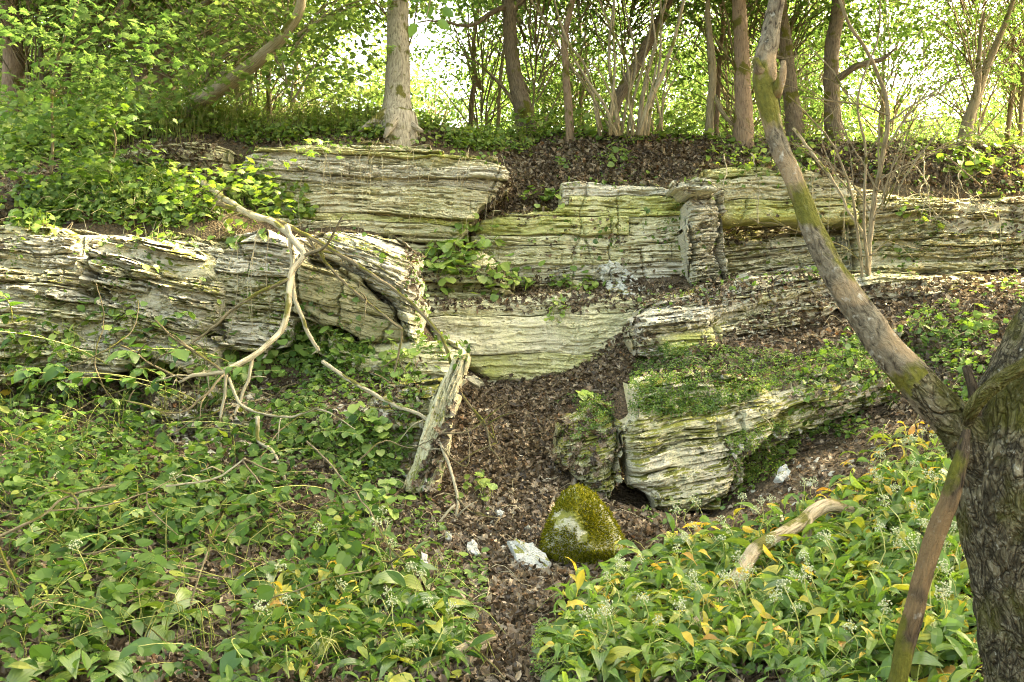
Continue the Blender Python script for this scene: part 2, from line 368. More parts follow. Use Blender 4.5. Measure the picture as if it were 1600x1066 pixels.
gp(600, (1066, 4.5), (890, 6), (780, 7.2), (700, 7.8), (625, 8.3), (535, 9.1), (420, 9.8), (425, 10.7), (225, 11.6), (188, 12.4))
gp(650, (1066, 4.5), (900, 6), (790, 7.2), (745, 7.8), (640, 8.8), (560, 9.5))
gp(730, (1066, 4.5), (905, 6.1), (785, 7.4), (690, 8.6), (605, 10.0), (520, 10.85), (465, 11.0), (400, 11.3), (300, 11.6), (235, 11.9), (205, 12.8))
gp(820, (1066, 4.5), (900, 6.2), (785, 7.4), (690, 8.6), (602, 10.1), (520, 10.85), (460, 11.0), (400, 11.4), (345, 11.6), (295, 11.85), (250, 12.3), (208, 13.2))
gp(900, (1066, 4.5), (890, 6.3), (790, 7.4), (700, 8.4), (600, 9.7), (572, 10.25), (520, 10.85), (460, 11.1), (350, 11.75), (285, 11.95), (205, 13.2))
gp(1000, (1066, 4.5), (840, 6.9), (790, 7.6), (740, 8.2), (640, 8.9), (550, 9.9), (455, 10.9), (435, 11.15), (350, 11.8), (280, 12.0), (210, 13.1))
gp(1100, (1066, 4.4), (850, 6.6), (806, 7.6), (730, 8.4), (590, 9.0), (535, 9.6), (450, 10.8), (350, 11.9), (272, 12.05), (215, 13.0))
gp(1250, (1066, 4.2), (810, 6.5), (720, 7.8), (680, 8.5), (575, 9.2), (490, 10.3), (430, 11.2), (350, 11.95), (270, 12.1), (225, 12.9))
gp(1400, (1066, 4.0), (810, 6.0), (710, 7.2), (635, 8.5), (520, 9.6), (440, 10.8), (350, 11.9), (285, 12.05), (228, 12.8))
gp(1550, (1066, 3.9), (810, 5.6), (660, 7.0), (550, 8.7), (465, 10), (430, 10.8), (350, 11.8), (300, 12), (230, 12.8))
gp(1850, (1066, 3.8), (780, 5.4), (620, 7.0), (530, 8.7), (455, 10), (340, 11.7), (285, 12), (225, 12.8))
CP += [at(974, 700, 8.95), at(974, 760, 8.3), at(974, 640, 9.1), at(712, 700, 8.5), at(700, 745, 8.0), at(990, 800, 8.0), at(1045, 812, 8.0)]
for x in (-12, -4, 0, 4, 12):
    CP += [np.array([x, -8., 0.0]), np.array([x * .5, 1.0, 0.03]), np.array([x * .5, 3.0, 0.05])]
    CP += [np.array([x * 1.6, 15., 4.25 - .012 * x]), np.array([x * 2, 20., 4.4]), np.array([x * 3, 32., 4.8]), np.array([x * 5, 70., 5.2])]
CP = np.array(CP)
def _ker(A, B): return np.sqrt(((A[:, None, :] - B[None]) ** 2).sum(-1) + .12)
_A = _ker(CP[:, :2], CP[:, :2]); _n = len(CP)
_K = np.zeros((_n + 3, _n + 3)); _K[:_n, :_n] = _A + np.eye(_n) * -.04
_K[:_n, _n] = 1; _K[:_n, _n + 1:] = CP[:, :2]; _K[_n:, :_n] = _K[:_n, _n:].T
_W = np.linalg.solve(_K, np.concatenate([CP[:, 2], np.zeros(3)]))
def gz0(x, y):
    x = np.asarray(x, float); y = np.asarray(y, float); sh = x.shape
    q = np.column_stack([x.ravel(), y.ravel()]); r = np.empty(len(q))
    for i in range(0, len(q), 20000):
        b = q[i:i + 20000]; r[i:i + 20000] = _ker(b, CP[:, :2]) @ _W[:_n] + _W[_n] + b @ _W[_n + 1:]
    return r.reshape(sh)
def gz(x, y):
    x = np.asarray(x, float); y = np.asarray(y, float)
    return gz0(x, y) + .05 * fbm(x * 1.3, y * 1.3, 0, 3, 4) + .016 * fbm(x * 9, y * 9, 0, 4, 3)
def _axis(*segs):
    r = [np.arange(a, b, d) for a, b, d in segs]; return np.concatenate(r + [[segs[-1][1]]])
gx = _axis((-60, -20, 4), (-20, -9, .6), (-9, -6.5, .12), (-6.5, 6.5, .035), (6.5, 9, .12), (9, 20, .6), (20, 60, 4))
gy = _axis((-12, 2, .7), (2, 4, .12), (4, 13.2, .035), (13.2, 17, .15), (17, 30, .8), (30, 90, 5))
GX, GY = np.meshgrid(gx, gy)
GZ = gz(GX, GY)
_v = np.stack([GX, GY, GZ], -1).reshape(-1, 3); nx = len(gx); ny = len(gy)
_i = (np.arange(ny - 1)[:, None] * nx + np.arange(nx - 1)[None]).reshape(-1)
_gf = np.stack([_i, _i + 1, _i + nx + 1, _i + nx], -1)
ground = link('ground', mesh('ground', _v, _gf, M['ground'])); tag(ground, kind='structure')
BV, BF = [_v], [_gf]                                                    # what things can stand on

# ------------------------------------------------------------------ layered rock
def dist_poly(p, poly):
    a = poly; b = np.roll(poly, -1, 0); r = np.full(len(p), 1e9)
    for s, e in zip(a, b):
        d = e - s; t = np.clip(((p - s) @ d) / (d @ d + 1e-12), 0, 1)
        r = np.minimum(r, np.linalg.norm(p - s - t[:, None] * d, axis=1))
    return r
NROCK = [0]
def rock(part_name, poly, Y0, dip=0.0, tmin=.04, tmax=.12, a=0.0, b=.2, amp=.025, wav=.05, gap=.012, mat='rock_pale',
         piece=(.6, 1.8), res=.013, rnd=.3, R=.3, lam=.009, rough=.03, root=None, seed=None, layers_mat=None, back=.2, skip=0.0, hollow=None, edge=.014, notch=.055, flake=None, fsc=1.0, jit=.06):
    flake = flake or (.030 if 'grey' in mat or 'white' in mat else .014)
    """A block of bedded rock with the outline POLY (photo pixels at about Y0 metres): a core mesh and one mesh for every piece of every bed."""
    tmin, tmax, piece = tmin * 1.7, tmax * 1.7, (piece[0] * 1.6, piece[1] * 1.9)
    NROCK[0] += 1; sd_ = seed or NROCK[0] * 13; rg = np.random.default_rng(sd_)
    poly = np.asarray(poly, float)
    kx, kz = (poly[:, 0] - 800) / F, (533 - poly[:, 1]) / F
    xc, zc = kx.mean() * Y0, EYE + kz.mean() * Y0
    Yp = (Y0 - a * xc + b * (EYE - zc)) / (1 - a * kx - b * kz)
    X, Z = kx * Yp, EYE + kz * Yp
    plane = lambda x, z: Y0 + a * (x - xc) + b * (z - zc)
    cd, sn = math.cos(math.radians(dip)), math.sin(math.radians(dip))
    st = np.stack([(X - xc) * cd + (Z - zc) * sn, -(X - xc) * sn + (Z - zc) * cd], -1)
    seg = []
    for p, q in zip(st, np.roll(st, -1, 0)):
        m = max(1, int(np.linalg.norm(q - p) / .05)); seg.append(p + (q - p) * np.linspace(0, 1, m, endpoint=False)[:, None])
    pj = np.vstack(seg)
    pj = pj + .03 * np.stack([fbm(pj[:, 0] * 6, pj[:, 1] * 6, 1, sd_, 3), fbm(pj[:, 0] * 6, pj[:, 1] * 6, 7, sd_ + 3, 3)], -1)
    pj = pj + np.stack([jit * (.9 * vn(pj[:, 1] * 9, 2, 0, sd_ + 40) + .6 * np.sign(vn(pj[:, 1] * 17, 4, 0, sd_ + 41))), jit * .5 * vn(pj[:, 0] * 7, 3, 0, sd_ + 42) + jit * .3 * np.sign(vn(pj[:, 0] * 4, 6, 0, sd_ + 43))], -1)
    pj2 = np.roll(pj, -1, 0)
    s0, s1 = pj[:, 0].min(), pj[:, 0].max(); t0, t1 = pj[:, 1].min(), pj[:, 1].max()
    def trange(s):
        lo = np.full(len(s), 9e9); hi = np.full(len(s), -9e9)
        for p, q in zip(pj, pj2):
            if p[0] == q[0]: continue
            m = (s >= min(p[0], q[0])) & (s <= max(p[0], q[0]))
            t = p[1] + (q[1] - p[1]) * (s[m] - p[0]) / (q[0] - p[0])
            lo[m] = np.minimum(lo[m], t); hi[m] = np.maximum(hi[m], t)
        return lo, hi
    def world(s, t, n):
        x = xc + s * cd - t * sn; z = zc + s * sn + t * cd
        return np.stack([x, plane(x, z) - n, z], -1)
    def base_n(s, t):
        d = dist_poly(np.column_stack([s.ravel(), t.ravel()]), st).reshape(s.shape)
        q = np.clip(d / R, 0, 1); n = -rnd * (1 - np.sqrt(np.clip(1 - (1 - q) ** 2, 0, 1)))
        x = xc + s * cd - t * sn; z = zc + s * sn + t * cd
        n = n + rough * fbm(x * 1.6, z * 2.2, 3, sd_ + 2, 3) * 2
        if hollow is not None: n = n - hollow(x, z)
        return n
    # core
    sc = np.arange(s0, s1 + .04, .028); lo, hi = trange(sc); ok = hi - lo > .02; sc, lo, hi = sc[ok], lo[ok], hi[ok]
    core = None
    nr = int(np.clip((t1 - t0) / .022, 14, 70)); w = np.linspace(0, 1, nr)[:, None]
    T = lo + (hi - lo) * w; SS = np.broadcast_to(sc, T.shape)
    N = base_n(SS, T) - .10 + .02 * fbm(SS * 8, T * 8, 0, sd_, 2)
    for fz, fx, af in ((9, 2.4, .03), (24, 5.5, .022)):
        row = np.floor(T * fz + .9 * fbm(SS * 2.1, T * 6, 1, sd_ + 60, 3)); colc = np.floor(SS * fx + 9 * vn(row * 3.7, 1, 0, sd_ + 61) + .7 * fbm(SS * 8, T * 12, 1, sd_ + 62, 2))
        N = N + af * (2 * _h(row, colc, row * 0 + 3, sd_) - 1)
    N = np.vstack([N[:1] - .5, N, N[-1:] - .5]); T = np.vstack([T[:1], T, T[-1:]]); SS = np.vstack([SS[:1], SS, SS[-1:]])
    V = world(SS, T, N).reshape(-1, 3); ncol = len(sc); i = (np.arange(nr + 1)[:, None] * ncol + np.arange(ncol - 1)[None]).reshape(-1)
    Fq = np.stack([i, i + 1, i + ncol + 1, i + ncol], -1)
    loc = world(np.array([0.]), np.array([t0]), np.array([0.]))[0] if root is None else np.zeros(3)
    core = link(part_name, mesh(part_name, V - loc, Fq, M[mat], np.stack([SS, T], -1).reshape(-1, 2), False), root, loc)
    BV.append(V); BF.append(Fq)
    # beds
    joints = [(rg.uniform(s0, s1), rg.uniform(-.25, .25), rg.uniform(.02, .065) * min(1, notch / .055), rg.uniform(0, 9)) for _ in range(max(1, int((s1 - s0) / .38)))]
    ts = [t0 - .02]
    while ts[-1] < t1:
        ts.append(ts[-1] + tmin + (tmax - tmin) * rg.random() ** 1.7)
    wave = lambda s, k: wav * fbm(s * .8 + sd_, k * .33, 0, sd_, 3) + .25 * min(tmin, .1) * fbm(s * 4.5, k * 1.7, 2, sd_ + 1, 2)
    for k in range(len(ts) - 1):
        off_k = amp * .8 * rg.normal()
        s = s0 + rg.uniform(-.2, .1)
        while s < s1:
            e = s + rg.uniform(*piece)
            sa, sb = max(s, s0), min(e, s1) - rg.uniform(.001, .006)
            off = off_k + amp * .3 * rg.normal(); gone = rg.random() < skip
            tiltp = rg.normal() * .012
            s_next = e
            if sb - sa > .07 and not gone:
                ss = np.linspace(sa, sb, max(5, int((sb - sa) / res)))
                lo, hi = trange(ss)
                g = gap * (.15 + 2.3 * sstep(-.05, .55, fbm(ss * 1.9, k * 5.3, 4, sd_, 3)))
                lo = np.maximum(lo, ts[k] + wave(ss, k)); hi = np.minimum(hi, ts[k + 1] + wave(ss, k + 1) - g)
                ok = hi - lo > .011
                # the longest unbroken run of columns
                idx = np.flatnonzero(ok)
                if len(idx) >= 5:
                    runs = np.split(idx, np.flatnonzero(np.diff(idx) > 1) + 1)
                    for run in runs:
                        if len(run) < 5: continue
                        ss_, lo_, hi_ = ss[run], lo[run], hi[run]
                        nr = int(np.clip((hi_ - lo_).max() / (res * .75), 3, 34)); w = np.linspace(0, 1, nr)[:, None]
                        T = lo_ + (hi_ - lo_) * w; SS = np.broadcast_to(ss_, T.shape)
                        h = hi_ - lo_
                        N = base_n(SS, T) + off + tiltp * (SS - ss_.mean()) * 10 * .3
                        tt = T - wave(SS, k)
                        sub = np.floor(tt / .021 + .35 * vn(SS * 3, k, 0, sd_))
                        N = N + lam * vn(SS * 3.3, sub * 3.7, k * 1.3, sd_ + 4) + lam * .8 * vn(SS * 11, sub * 5.1, k, sd_ + 6)
                        N = N + .006 * fbm(SS * 24, T * 34, 0, sd_ + 8, 2)
                        lam_h = .032 * (1 + .5 * vn(k * 3.1, 2, 0, sd_)); q = tt / lam_h + 1.3 * vn(tt * 5, k * 2.3, 1, sd_ + 11) + .45 * fbm(SS * 2.6, tt * 5, k, sd_ + 12, 3)
                        qf = np.abs(q - np.round(q)) * lam_h; qi = np.round(q)
                        deep = sstep(.10, .48, fbm(SS * 3.6 + qi * 7.7, qi * 3.3, k, sd_ + 13, 3) + .12 * vn(SS * 14, qi, 1, sd_))
                        N = N - notch * deep * np.clip(1.25 - qf / .010, 0, 1) - .30 * notch * deep * np.clip(1 - qf / .03, 0, 1)
                        N = N + amp * 1.1 * vn(SS * .9, k * 2.7, 3, sd_ + 14) + .016 * vn(SS * 2.6 + qi * 3, np.floor(q) * 5.9, k, sd_ + 15)
                        brk = np.clip((.9 if flake > .025 else .55) + 1.5 * fbm(SS * 1.1 + k * .2, tt * 2.2, 2, sd_ + 50, 3), .55 if flake > .025 else .1, 1.35)
                        for fz, fx, amp_f, o_ in ((3.6, 1.3, 1.0, 10), (20, 4.2, 1.0, 20), (44, 11, .6, 30)):
                            rw = tt * fz * fsc + .9 * fbm(SS * 2.1, T * 6, k, sd_ + o_, 3); row = np.floor(rw); fr = rw - row
                            cw = SS * fx * fsc + 9 * vn(row * 3.7, k, 0, sd_ + o_ + 1) + .8 * fbm(SS * 9, T * 16, k, sd_ + o_ + 2, 2); colc = np.floor(cw); fc = cw - colc
                            hsh = _h(row, colc, row * 0 + k, sd_ + o_)
                            if o_ > 10: amp_f = amp_f * brk
                            N = N + flake * amp_f * (2 * hsh - 1)
                            N = N - flake * amp_f * 1.5 * ((fr < (.16 if o_ > 10 else .03)) & (_h(row, colc, row * 0 + 5, sd_ + o_) > .35)) - flake * amp_f * 1.1 * ((fc < (.05 if o_ > 10 else .015)) & (hsh > .5))
                        for js, jl, jw, jp in joints:
                            jd = np.abs(SS - js - jl * (T - t0) - .05 * vn(T * 4, jp, 0, sd_ + 70) - .02 * vn(T * 17, jp, 1, sd_ + 71))
                            N = N - jw * np.clip(1.4 - jd / .011, 0, 1) * sstep(-.05, .25, vn(T * 2.2 + jp, js, 0, sd_ + 72))
                            N = N + .35 * jw * np.tanh((SS - js - jl * (T - t0)) * 30) * sstep(-.1, .3, vn(T * 2.2 + jp, js, 0, sd_ + 72)) * np.exp(-jd * 5)
                        pit = sstep(.30, .55, fbm(SS * 7, T * 15, 2, sd_ + 16, 3)); N = N - .022 * pit
                        chip = np.maximum(0, fbm(SS * 3.1, k * 2.2, 5, sd_ + 9, 3) - .12) * .12
                        ed = np.minimum(T - lo_, hi_ - T); er = np.clip(ed / np.minimum(.02, h * .4), 0, 1)
                        es = np.clip(np.minimum(SS - ss_[0], ss_[-1] - SS) / .015, 0, 1)
                        N = N - edge * (1 - er) ** 2 - .016 * (1 - es) ** 2 - chip * (1 - np.clip((hi_ - T) / .05, 0, 1))
                        N = np.vstack([N[:1] - back, N, N[-1:] - back]); T = np.vstack([T[:1], T, T[-1:]]); SS = np.vstack([SS[:1], SS, SS[-1:]])
                        N = np.hstack([N[:, :1] - back, N, N[:, -1:] - back]); T = np.hstack([T[:, :1], T, T[:, -1:]]); SS = np.hstack([SS[:, :1], SS, SS[:, -1:]])
                        V = world(SS, T, N).reshape(-1, 3); nc = SS.shape[1]
                        i = (np.arange(nr + 1)[:, None] * nc + np.arange(nc - 1)[None]).reshape(-1)
                        Fq = np.stack([i, i + 1, i + nc + 1, i + nc], -1)
                        lm = mat if layers_mat is None else layers_mat[int(rg.integers(len(layers_mat)))]
                        link('rock_layer', mesh('rock_layer', V - loc, Fq, M[lm], np.stack([SS, T], -1).reshape(-1, 2), False), core)
                        BV.append(V); BF.append(Fq)
            s = s_next
    return core

cliff = empty('cliff', (0, 0, 0)); tag(cliff, kind='structure')
# faces still in place, all parts of the one cliff
rock('rock_face', [(372, 300), (376, 240), (400, 226), (480, 221), (600, 222), (690, 232), (760, 246), (796, 258), (798, 278), (770, 312), (735, 352), (722, 380), (650, 412), (560, 420), (480, 400), (400, 372)],
     11.0, -1.5, .035, .11, .03, .12, .03, .06, .016, 'rock_pale', (.7, 2.2), rnd=.25, R=.10, root=cliff, layers_mat=['rock_pale', 'rock_pale', 'rock_green', 'rock_white'],
     hollow=lambda x, z: .12 * sstep(2.95, 2.55, z))
rock('rock_face', [(150, 250), (200, 222), (300, 214), (345, 222), (350, 268), (330, 296), (250, 300), (170, 290)], 11.05, -1, .04, .12, 0, .12, .03, .06, .02, 'rock_pale', root=cliff, R=.18)
rock('rock_face', [(640, 470), (660, 462), (760, 464), (900, 452), (990, 456), (1060, 470), (1050, 520), (985, 556), (900, 588), (830, 606), (760, 602), (718, 570), (680, 540), (655, 500)],
     10.3, 1, .20, .5, 0, .22, .02, .10, .006, 'rock_green', (1.6, 3.2), rnd=.3, R=.12, lam=.006, rough=.05, flake=.010, notch=.018, root=cliff, layers_mat=['rock_green', 'rock_green', 'rock_pale'])
rock('rock_face', [(715, 590), (760, 588), (850, 592), (925, 584), (930, 600), (850, 612), (740, 612)], 10.2, 0, .04, .07, 0, .2, .015, .02, .012, 'rock_pale', root=cliff, R=.1, rnd=.15)
rock('rock_face', [(636, 420), (700, 392), (745, 385), (770, 400), (800, 440), (800, 474), (640, 480)], 10.75, -3, .03, .08, 0, .2, .03, .05, .014, 'rock_pale', root=cliff, R=.15)
rock('rock_face', [(728, 372), (750, 340), (800, 326), (868, 326), (870, 282), (900, 276), (960, 284), (1040, 288), (1086, 292), (1098, 360), (1096, 436), (1040, 446), (960, 446), (880, 452), (800, 448), (765, 420)],
     11.2, 0, .04, .15, .0, .2, .024, .08, .012, 'rock_pale', (.6, 1.8), rnd=.25, R=.10, lam=.012, root=cliff, layers_mat=['rock_pale', 'rock_green', 'rock_pale', 'rock_white'])
rock('rock_face', [(1100, 262), (1150, 256), (1225, 256), (1330, 268), (1345, 300), (1346, 348), (1250, 346), (1120, 346), (1108, 300)],
     10.95, 0, .05, .16, 0, .12, .028, .05, .016, 'rock_green', (.5, 1.5), rnd=.2, R=.08, root=cliff, layers_mat=['rock_pale', 'rock_green', 'rock_green'])
rock('rock_face', [(1105, 335), (1360, 335), (1362, 400), (1330, 440), (1200, 446), (1100, 446)],
     11.2, 4, .03, .09, 0, .1, .035, .07, .016, 'rock_grey', (.4, 1.2), rnd=.15, R=.14, root=cliff, layers_mat=['rock_grey', 'rock_white', 'rock_pale'], skip=.08, hollow=lambda x, z: .40 * sstep(2.62, 2.95, z))
rock('rock_face', [(1335, 285), (1420, 300), (1520, 305), (1640, 300), (1700, 330), (1690, 420), (1560, 440), (1450, 432), (1350, 440), (1340, 360)],
     10.95, 1, .03, .09, 0, .28, .045, .08, .022, 'rock_grey', (.3, 1.0), rnd=.3, R=.16, root=cliff, skip=.2, layers_mat=['rock_grey', 'rock_pale', 'rock_olive'])

rock('rock_face', [(-120, 372), (0, 368), (120, 362), (240, 362), (340, 372), (470, 366), (560, 372), (620, 400), (640, 470), (640, 545), (540, 600), (470, 575), (400, 620), (320, 590), (250, 628), (120, 600), (40, 630), (-120, 600)],
     9.05, -9, .05, .14, .03, .12, .035, .08, .018, 'rock_grey', (.4, 1.2), rnd=.3, R=.2, root=cliff, layers_mat=['rock_grey', 'rock_white', 'rock_olive'])
rock('rock_face', [(225, 620), (300, 606), (370, 612), (420, 640), (400, 690), (330, 706), (240, 690)], 8.15, -3, .04, .1, 0, .4, .03, .04, .012, 'rock_grey', (.4, 1.2), rnd=.25, R=.16, root=cliff)
BROKEN = dict(skip=.08, jit=.10, flake=.045, rnd=.25, R=.08)
rock('rock_face', [(985, 500), (1040, 462), (1120, 440), (1260, 420), (1400, 425), (1560, 430), (1700, 440), (1700, 470), (1500, 478), (1380, 470), (1290, 500), (1180, 540), (1080, 580), (1000, 560)],
     10.0, 8, .04, .10, .12, .75, .045, .08, .016, 'rock_grey', (.3, 1.0), rnd=.3, R=.12, root=cliff, skip=.18, layers_mat=['rock_white', 'rock_pale', 'rock_grey'])
rock('rock_face', [(1120, 620), (1220, 590), (1330, 560), (1440, 556), (1450, 620), (1380, 640), (1250, 690), (1150, 720)], 8.5, 10, .05, .12, .1, .5, .04, .06, .012, 'rock_green', (.4, 1.2), rnd=.3, R=.12, root=cliff, layers_mat=['rock_green', 'rock_grey', 'rock_moss'])
def outcrop(name, label, cat, *ar, **kw):
    o = rock(name, *ar, **kw); return tag(o, label, cat)
# outcrops and fallen blocks
outcrop('rock_outcrop', 'heap of broken flat limestone flakes at the foot of the left outcrop, above the herbs', 'rock',
        [(-90, 450), (0, 440), (90, 430), (150, 470), (230, 510), (300, 520), (345, 548), (290, 590), (220, 560), (150, 606), (60, 575), (0, 612), (-90, 590)], 8.5, -5, .025, .06, .06, .45, .06, .07, .03, 'rock_grey', (.12, .4), layers_mat=['rock_grey', 'rock_white', 'rock_white', 'rock_pale'], **BROKEN)
outcrop('rock_outcrop', 'grey ledge outcrop of broken flat beds at the left edge, topped with soil', 'rock',
        [(-90, 350), (0, 344), (60, 350), (116, 358), (128, 400), (118, 440), (150, 490), (120, 556), (0, 570), (-90, 560)], 8.75, -4, .035, .10, .05, .22, .05, .10, .03, 'rock_grey', (.25, .8), rnd=.2, R=.08, skip=.05, flake=.05, layers_mat=['rock_grey', 'rock_white', 'rock_pale'])
outcrop('rock_outcrop', 'pale overhanging outcrop whose thin beds dip down to the right, beside the left crack', 'rock',
        [(134, 384), (156, 364), (210, 366), (280, 384), (338, 410), (350, 452), (348, 500), (300, 522), (230, 540), (190, 532), (170, 480), (140, 430)], 8.6, -12, .03, .085, .06, .16, .05, .11, .03, 'rock_grey', (.3, .9), rnd=.2, R=.08, skip=.05, flake=.05, layers_mat=['rock_grey', 'rock_white', 'rock_white'])
outcrop('rock_block', 'small grey recessed block between the pale outcrop and the hanging dead branch', 'rock',
        [(335, 392), (400, 362), (462, 376), (470, 430), (460, 520), (400, 560), (345, 540), (330, 450)], 8.8, -6, .07, .18, 0, .1, .04, .06, .012, 'rock_grey', (.3, .9), rnd=.2, R=.08, layers_mat=['rock_grey', 'rock_white'])
outcrop('rock_block', 'whitish crumbling top of a tilted block behind the long dead branches', 'rock',
        [(455, 374), (500, 352), (560, 354), (610, 366), (650, 396), (660, 440), (656, 500), (650, 548), (630, 530), (600, 470), (520, 415)], 8.65, -20, .03, .08, .1, .3, .025, .05, .008, 'rock_white', (.3, .8), rnd=.55, R=.32, lam=.014, flake=.026, rough=.06, jit=.05, layers_mat=['rock_white', 'rock_grey'])
outcrop('rock_block', 'olive brown tilted slab face with fine diagonal cracks under the whitish block', 'rock',
        [(462, 400), (520, 418), (600, 470), (640, 520), (636, 538), (560, 536), (500, 508), (466, 480)], 8.7, -14, .10, .22, .08, -.1, .02, .04, .006, 'rock_olive', (.6, 1.6), rnd=.12, R=.06)
outcrop('rock_block', 'pale dusty rock lump beneath the olive slab, half covered with herbs', 'rock',
        [(500, 520), (560, 540), (645, 530), (690, 535), (724, 552), (712, 610), (640, 600), (560, 590), (510, 570)], 8.6, -8, .1, .25, .05, .35, .03, .05, .006, 'rock_pale', (.5, 1.2), rnd=.3, R=.2)
outcrop('mossy_rock', 'low grey rock mound with moss and herbs left of the upright slab', 'rock',
        [(540, 640), (600, 610), (690, 600), (684, 660), (660, 720), (645, 762), (590, 768), (530, 760), (500, 700)], 7.6, -4, .06, .15, .05, .5, .03, .04, .008, 'rock_moss', (.4, 1), rnd=.3, R=.2)
outcrop('leaning_slab', 'thin grey limestone slab standing on edge at the left side of the gully', 'rock',
        [(729, 550), (718, 610), (706, 670), (692, 730), (680, 770), (630, 772), (650, 700), (674, 630), (706, 560)], 7.35, 68, .10, .22, .1, .2, .008, .02, .004, 'rock_weathered', (2, 3), rnd=.06, R=.035, lam=.004, back=.3, flake=.008, notch=.010, jit=.015, rough=.012)
outcrop('rock_pillar', 'upright whitish rock rib with a jutting flat cap stone', 'rock',
        [(1076, 296), (1118, 292), (1124, 320), (1128, 350), (1120, 390), (1136, 436), (1110, 442), (1078, 444), (1084, 390), (1072, 340)], 10.8, 6, .06, .16, .2, .05, .05, .05, .012, 'rock_white', (.2, .5), rnd=.22, R=.07, flake=.05, rough=.06, fsc=.7)
outcrop('cap_stone', 'flat weathered cap stone jutting out on top of the upright rib', 'rock',
        [(1056, 296), (1064, 282), (1090, 274), (1120, 280), (1138, 296), (1118, 302), (1078, 300)], 10.55, -4, .03, .06, 0, .5, .02, .02, .01, 'rock_white', (.5, 1), rnd=.2, R=.08)
outcrop('rock_slab', 'pale slab wedge with mossy top jutting out over the right side of the gully', 'rock',
        [(992, 512), (1000, 490), (1040, 478), (1100, 474), (1120, 486), (1118, 512), (1060, 520), (1000, 526)], 9.4, 7, .03, .07, .1, .5, .02, .02, .01, 'rock_white', (.5, 1.2), rnd=.3, R=.1, layers_mat=['rock_pale', 'rock_white'])
outcrop('rock_ledge', 'long white streaked ledge rising to the right below the bare shrub', 'rock',
        [(1040, 482), (1100, 450), (1180, 428), (1290, 424), (1340, 432), (1300, 456), (1200, 478), (1120, 502), (1120, 530), (1060, 520)], 9.8, 11, .035, .09, .15, .6, .035, .04, .014, 'rock_white', (.4, 1.2), rnd=.3, R=.14, skip=.12, layers_mat=['rock_white', 'rock_pale'])
outcrop('rock_block', 'low green stained rock step under the pale wedge slab', 'rock',
        [(1020, 520), (1120, 510), (1130, 540), (1120, 570), (1040, 566)], 9.35, 4, .06, .14, 0, .6, .02, .03, .008, 'rock_green', rnd=.25, R=.12)
outcrop('fallen_block', 'big fallen block with wavy beds and a mossy top beside the dark crack', 'rock',
        [(978, 640), (985, 606), (1040, 592), (1110, 594), (1190, 602), (1240, 620), (1215, 680), (1165, 728), (1145, 776), (1092, 806), (1040, 802), (1010, 808), (1006, 772), (986, 764), (980, 700)],
        7.75, 9, .035, .09, .18, .3, .034, .07, .012, 'rock_pale', (.5, 1.5), rnd=.3, R=.12, jit=.08, flake=.024, lam=.012, layers_mat=['rock_weathered', 'rock_weathered', 'rock_grey'])
outcrop('fallen_block', 'long low block with slanting beds and sunlit patch under the leaning limb', 'rock',
        [(1150, 640), (1210, 604), (1300, 584), (1380, 566), (1410, 590), (1400, 620), (1330, 650), (1230, 672), (1170, 690)],
        8.3, 13, .04, .12, .12, .35, .03, .05, .012, 'rock_green', (.5, 1.5), rnd=.35, R=.16, layers_mat=['rock_weathered', 'rock_grey', 'rock_weathered'])
outcrop('rock_block', 'mossy ledge piece joining the big fallen block to the long low block', 'rock',
        [(1140, 650), (1200, 612), (1300, 592), (1330, 600), (1300, 650), (1230, 690), (1165, 730), (1145, 700)], 8.0, 12, .04, .12, .12, .4, .035, .06, .012, 'rock_weathered', (.4, 1.2), rnd=.35, R=.16, layers_mat=['rock_weathered', 'rock_moss', 'rock_grey'])
outcrop('mossy_rock', 'low mossy rock hump on the left side of the dark crack', 'rock',
        [(862, 712), (884, 668), (905, 640), (935, 634), (956, 648), (968, 690), (960, 745), (974, 788), (930, 775), (888, 750)], 7.85, 14, .05, .16, -.3, .8, .04, .06, .010, 'rock_moss', (.3, .8), rnd=.3, R=.16, rough=.06, flake=.035)
outcrop('mossy_rock', 'mossy yellow green hump half buried in litter behind the leaning limb', 'rock',
        [(1420, 545), (1428, 515), (1465, 496), (1500, 510), (1512, 545), (1470, 560)], 9.0, 0, .1, .2, 0, .7, .03, .04, .006, 'rock_moss', (.4, 1), rnd=.3, R=.14)
# ------------------------------------------------------------------ what the camera ray meets: ground and rock
_bv = np.vstack(BV); _o = 0; _fl = []
for _v0, _f0 in zip(BV, BF): _fl.append(_f0 + _o); _o += len(_v0)
BVH = BVHTree.FromPolygons(_bv.tolist(), np.vstack(_fl).tolist())
_cp = Vector((0, 0, EYE))
def hit(px, py):
    d = Vector(((px - 800) / F, 1, (533 - py) / F)).normalized()
    p, n, i, dd = BVH.ray_cast(_cp, d, 80)
    if p is None: return None
    if n.dot(d) > 0: n = -n
    return p, n
def drop(x, y, z=9):
    p, n, i, dd = BVH.ray_cast(Vector((x, y, z)), Vector((0, 0, -1)), 30)
    return np.array(p) if p is not None else np.array([x, y, float(gz(x, y))])
def in_poly(px, py, poly):
    poly = np.asarray(poly, float); r = np.zeros(len(px), bool); j = len(poly) - 1
    for i in range(len(poly)):
        c = (poly[i, 1] > py) != (poly[j, 1] > py)
        x = (poly[j, 0] - poly[i, 0]) * (py - poly[i, 1]) / (poly[j, 1] - poly[i, 1] + 1e-9) + poly[i, 0]
        r ^= c & (px < x); j = i
    return r
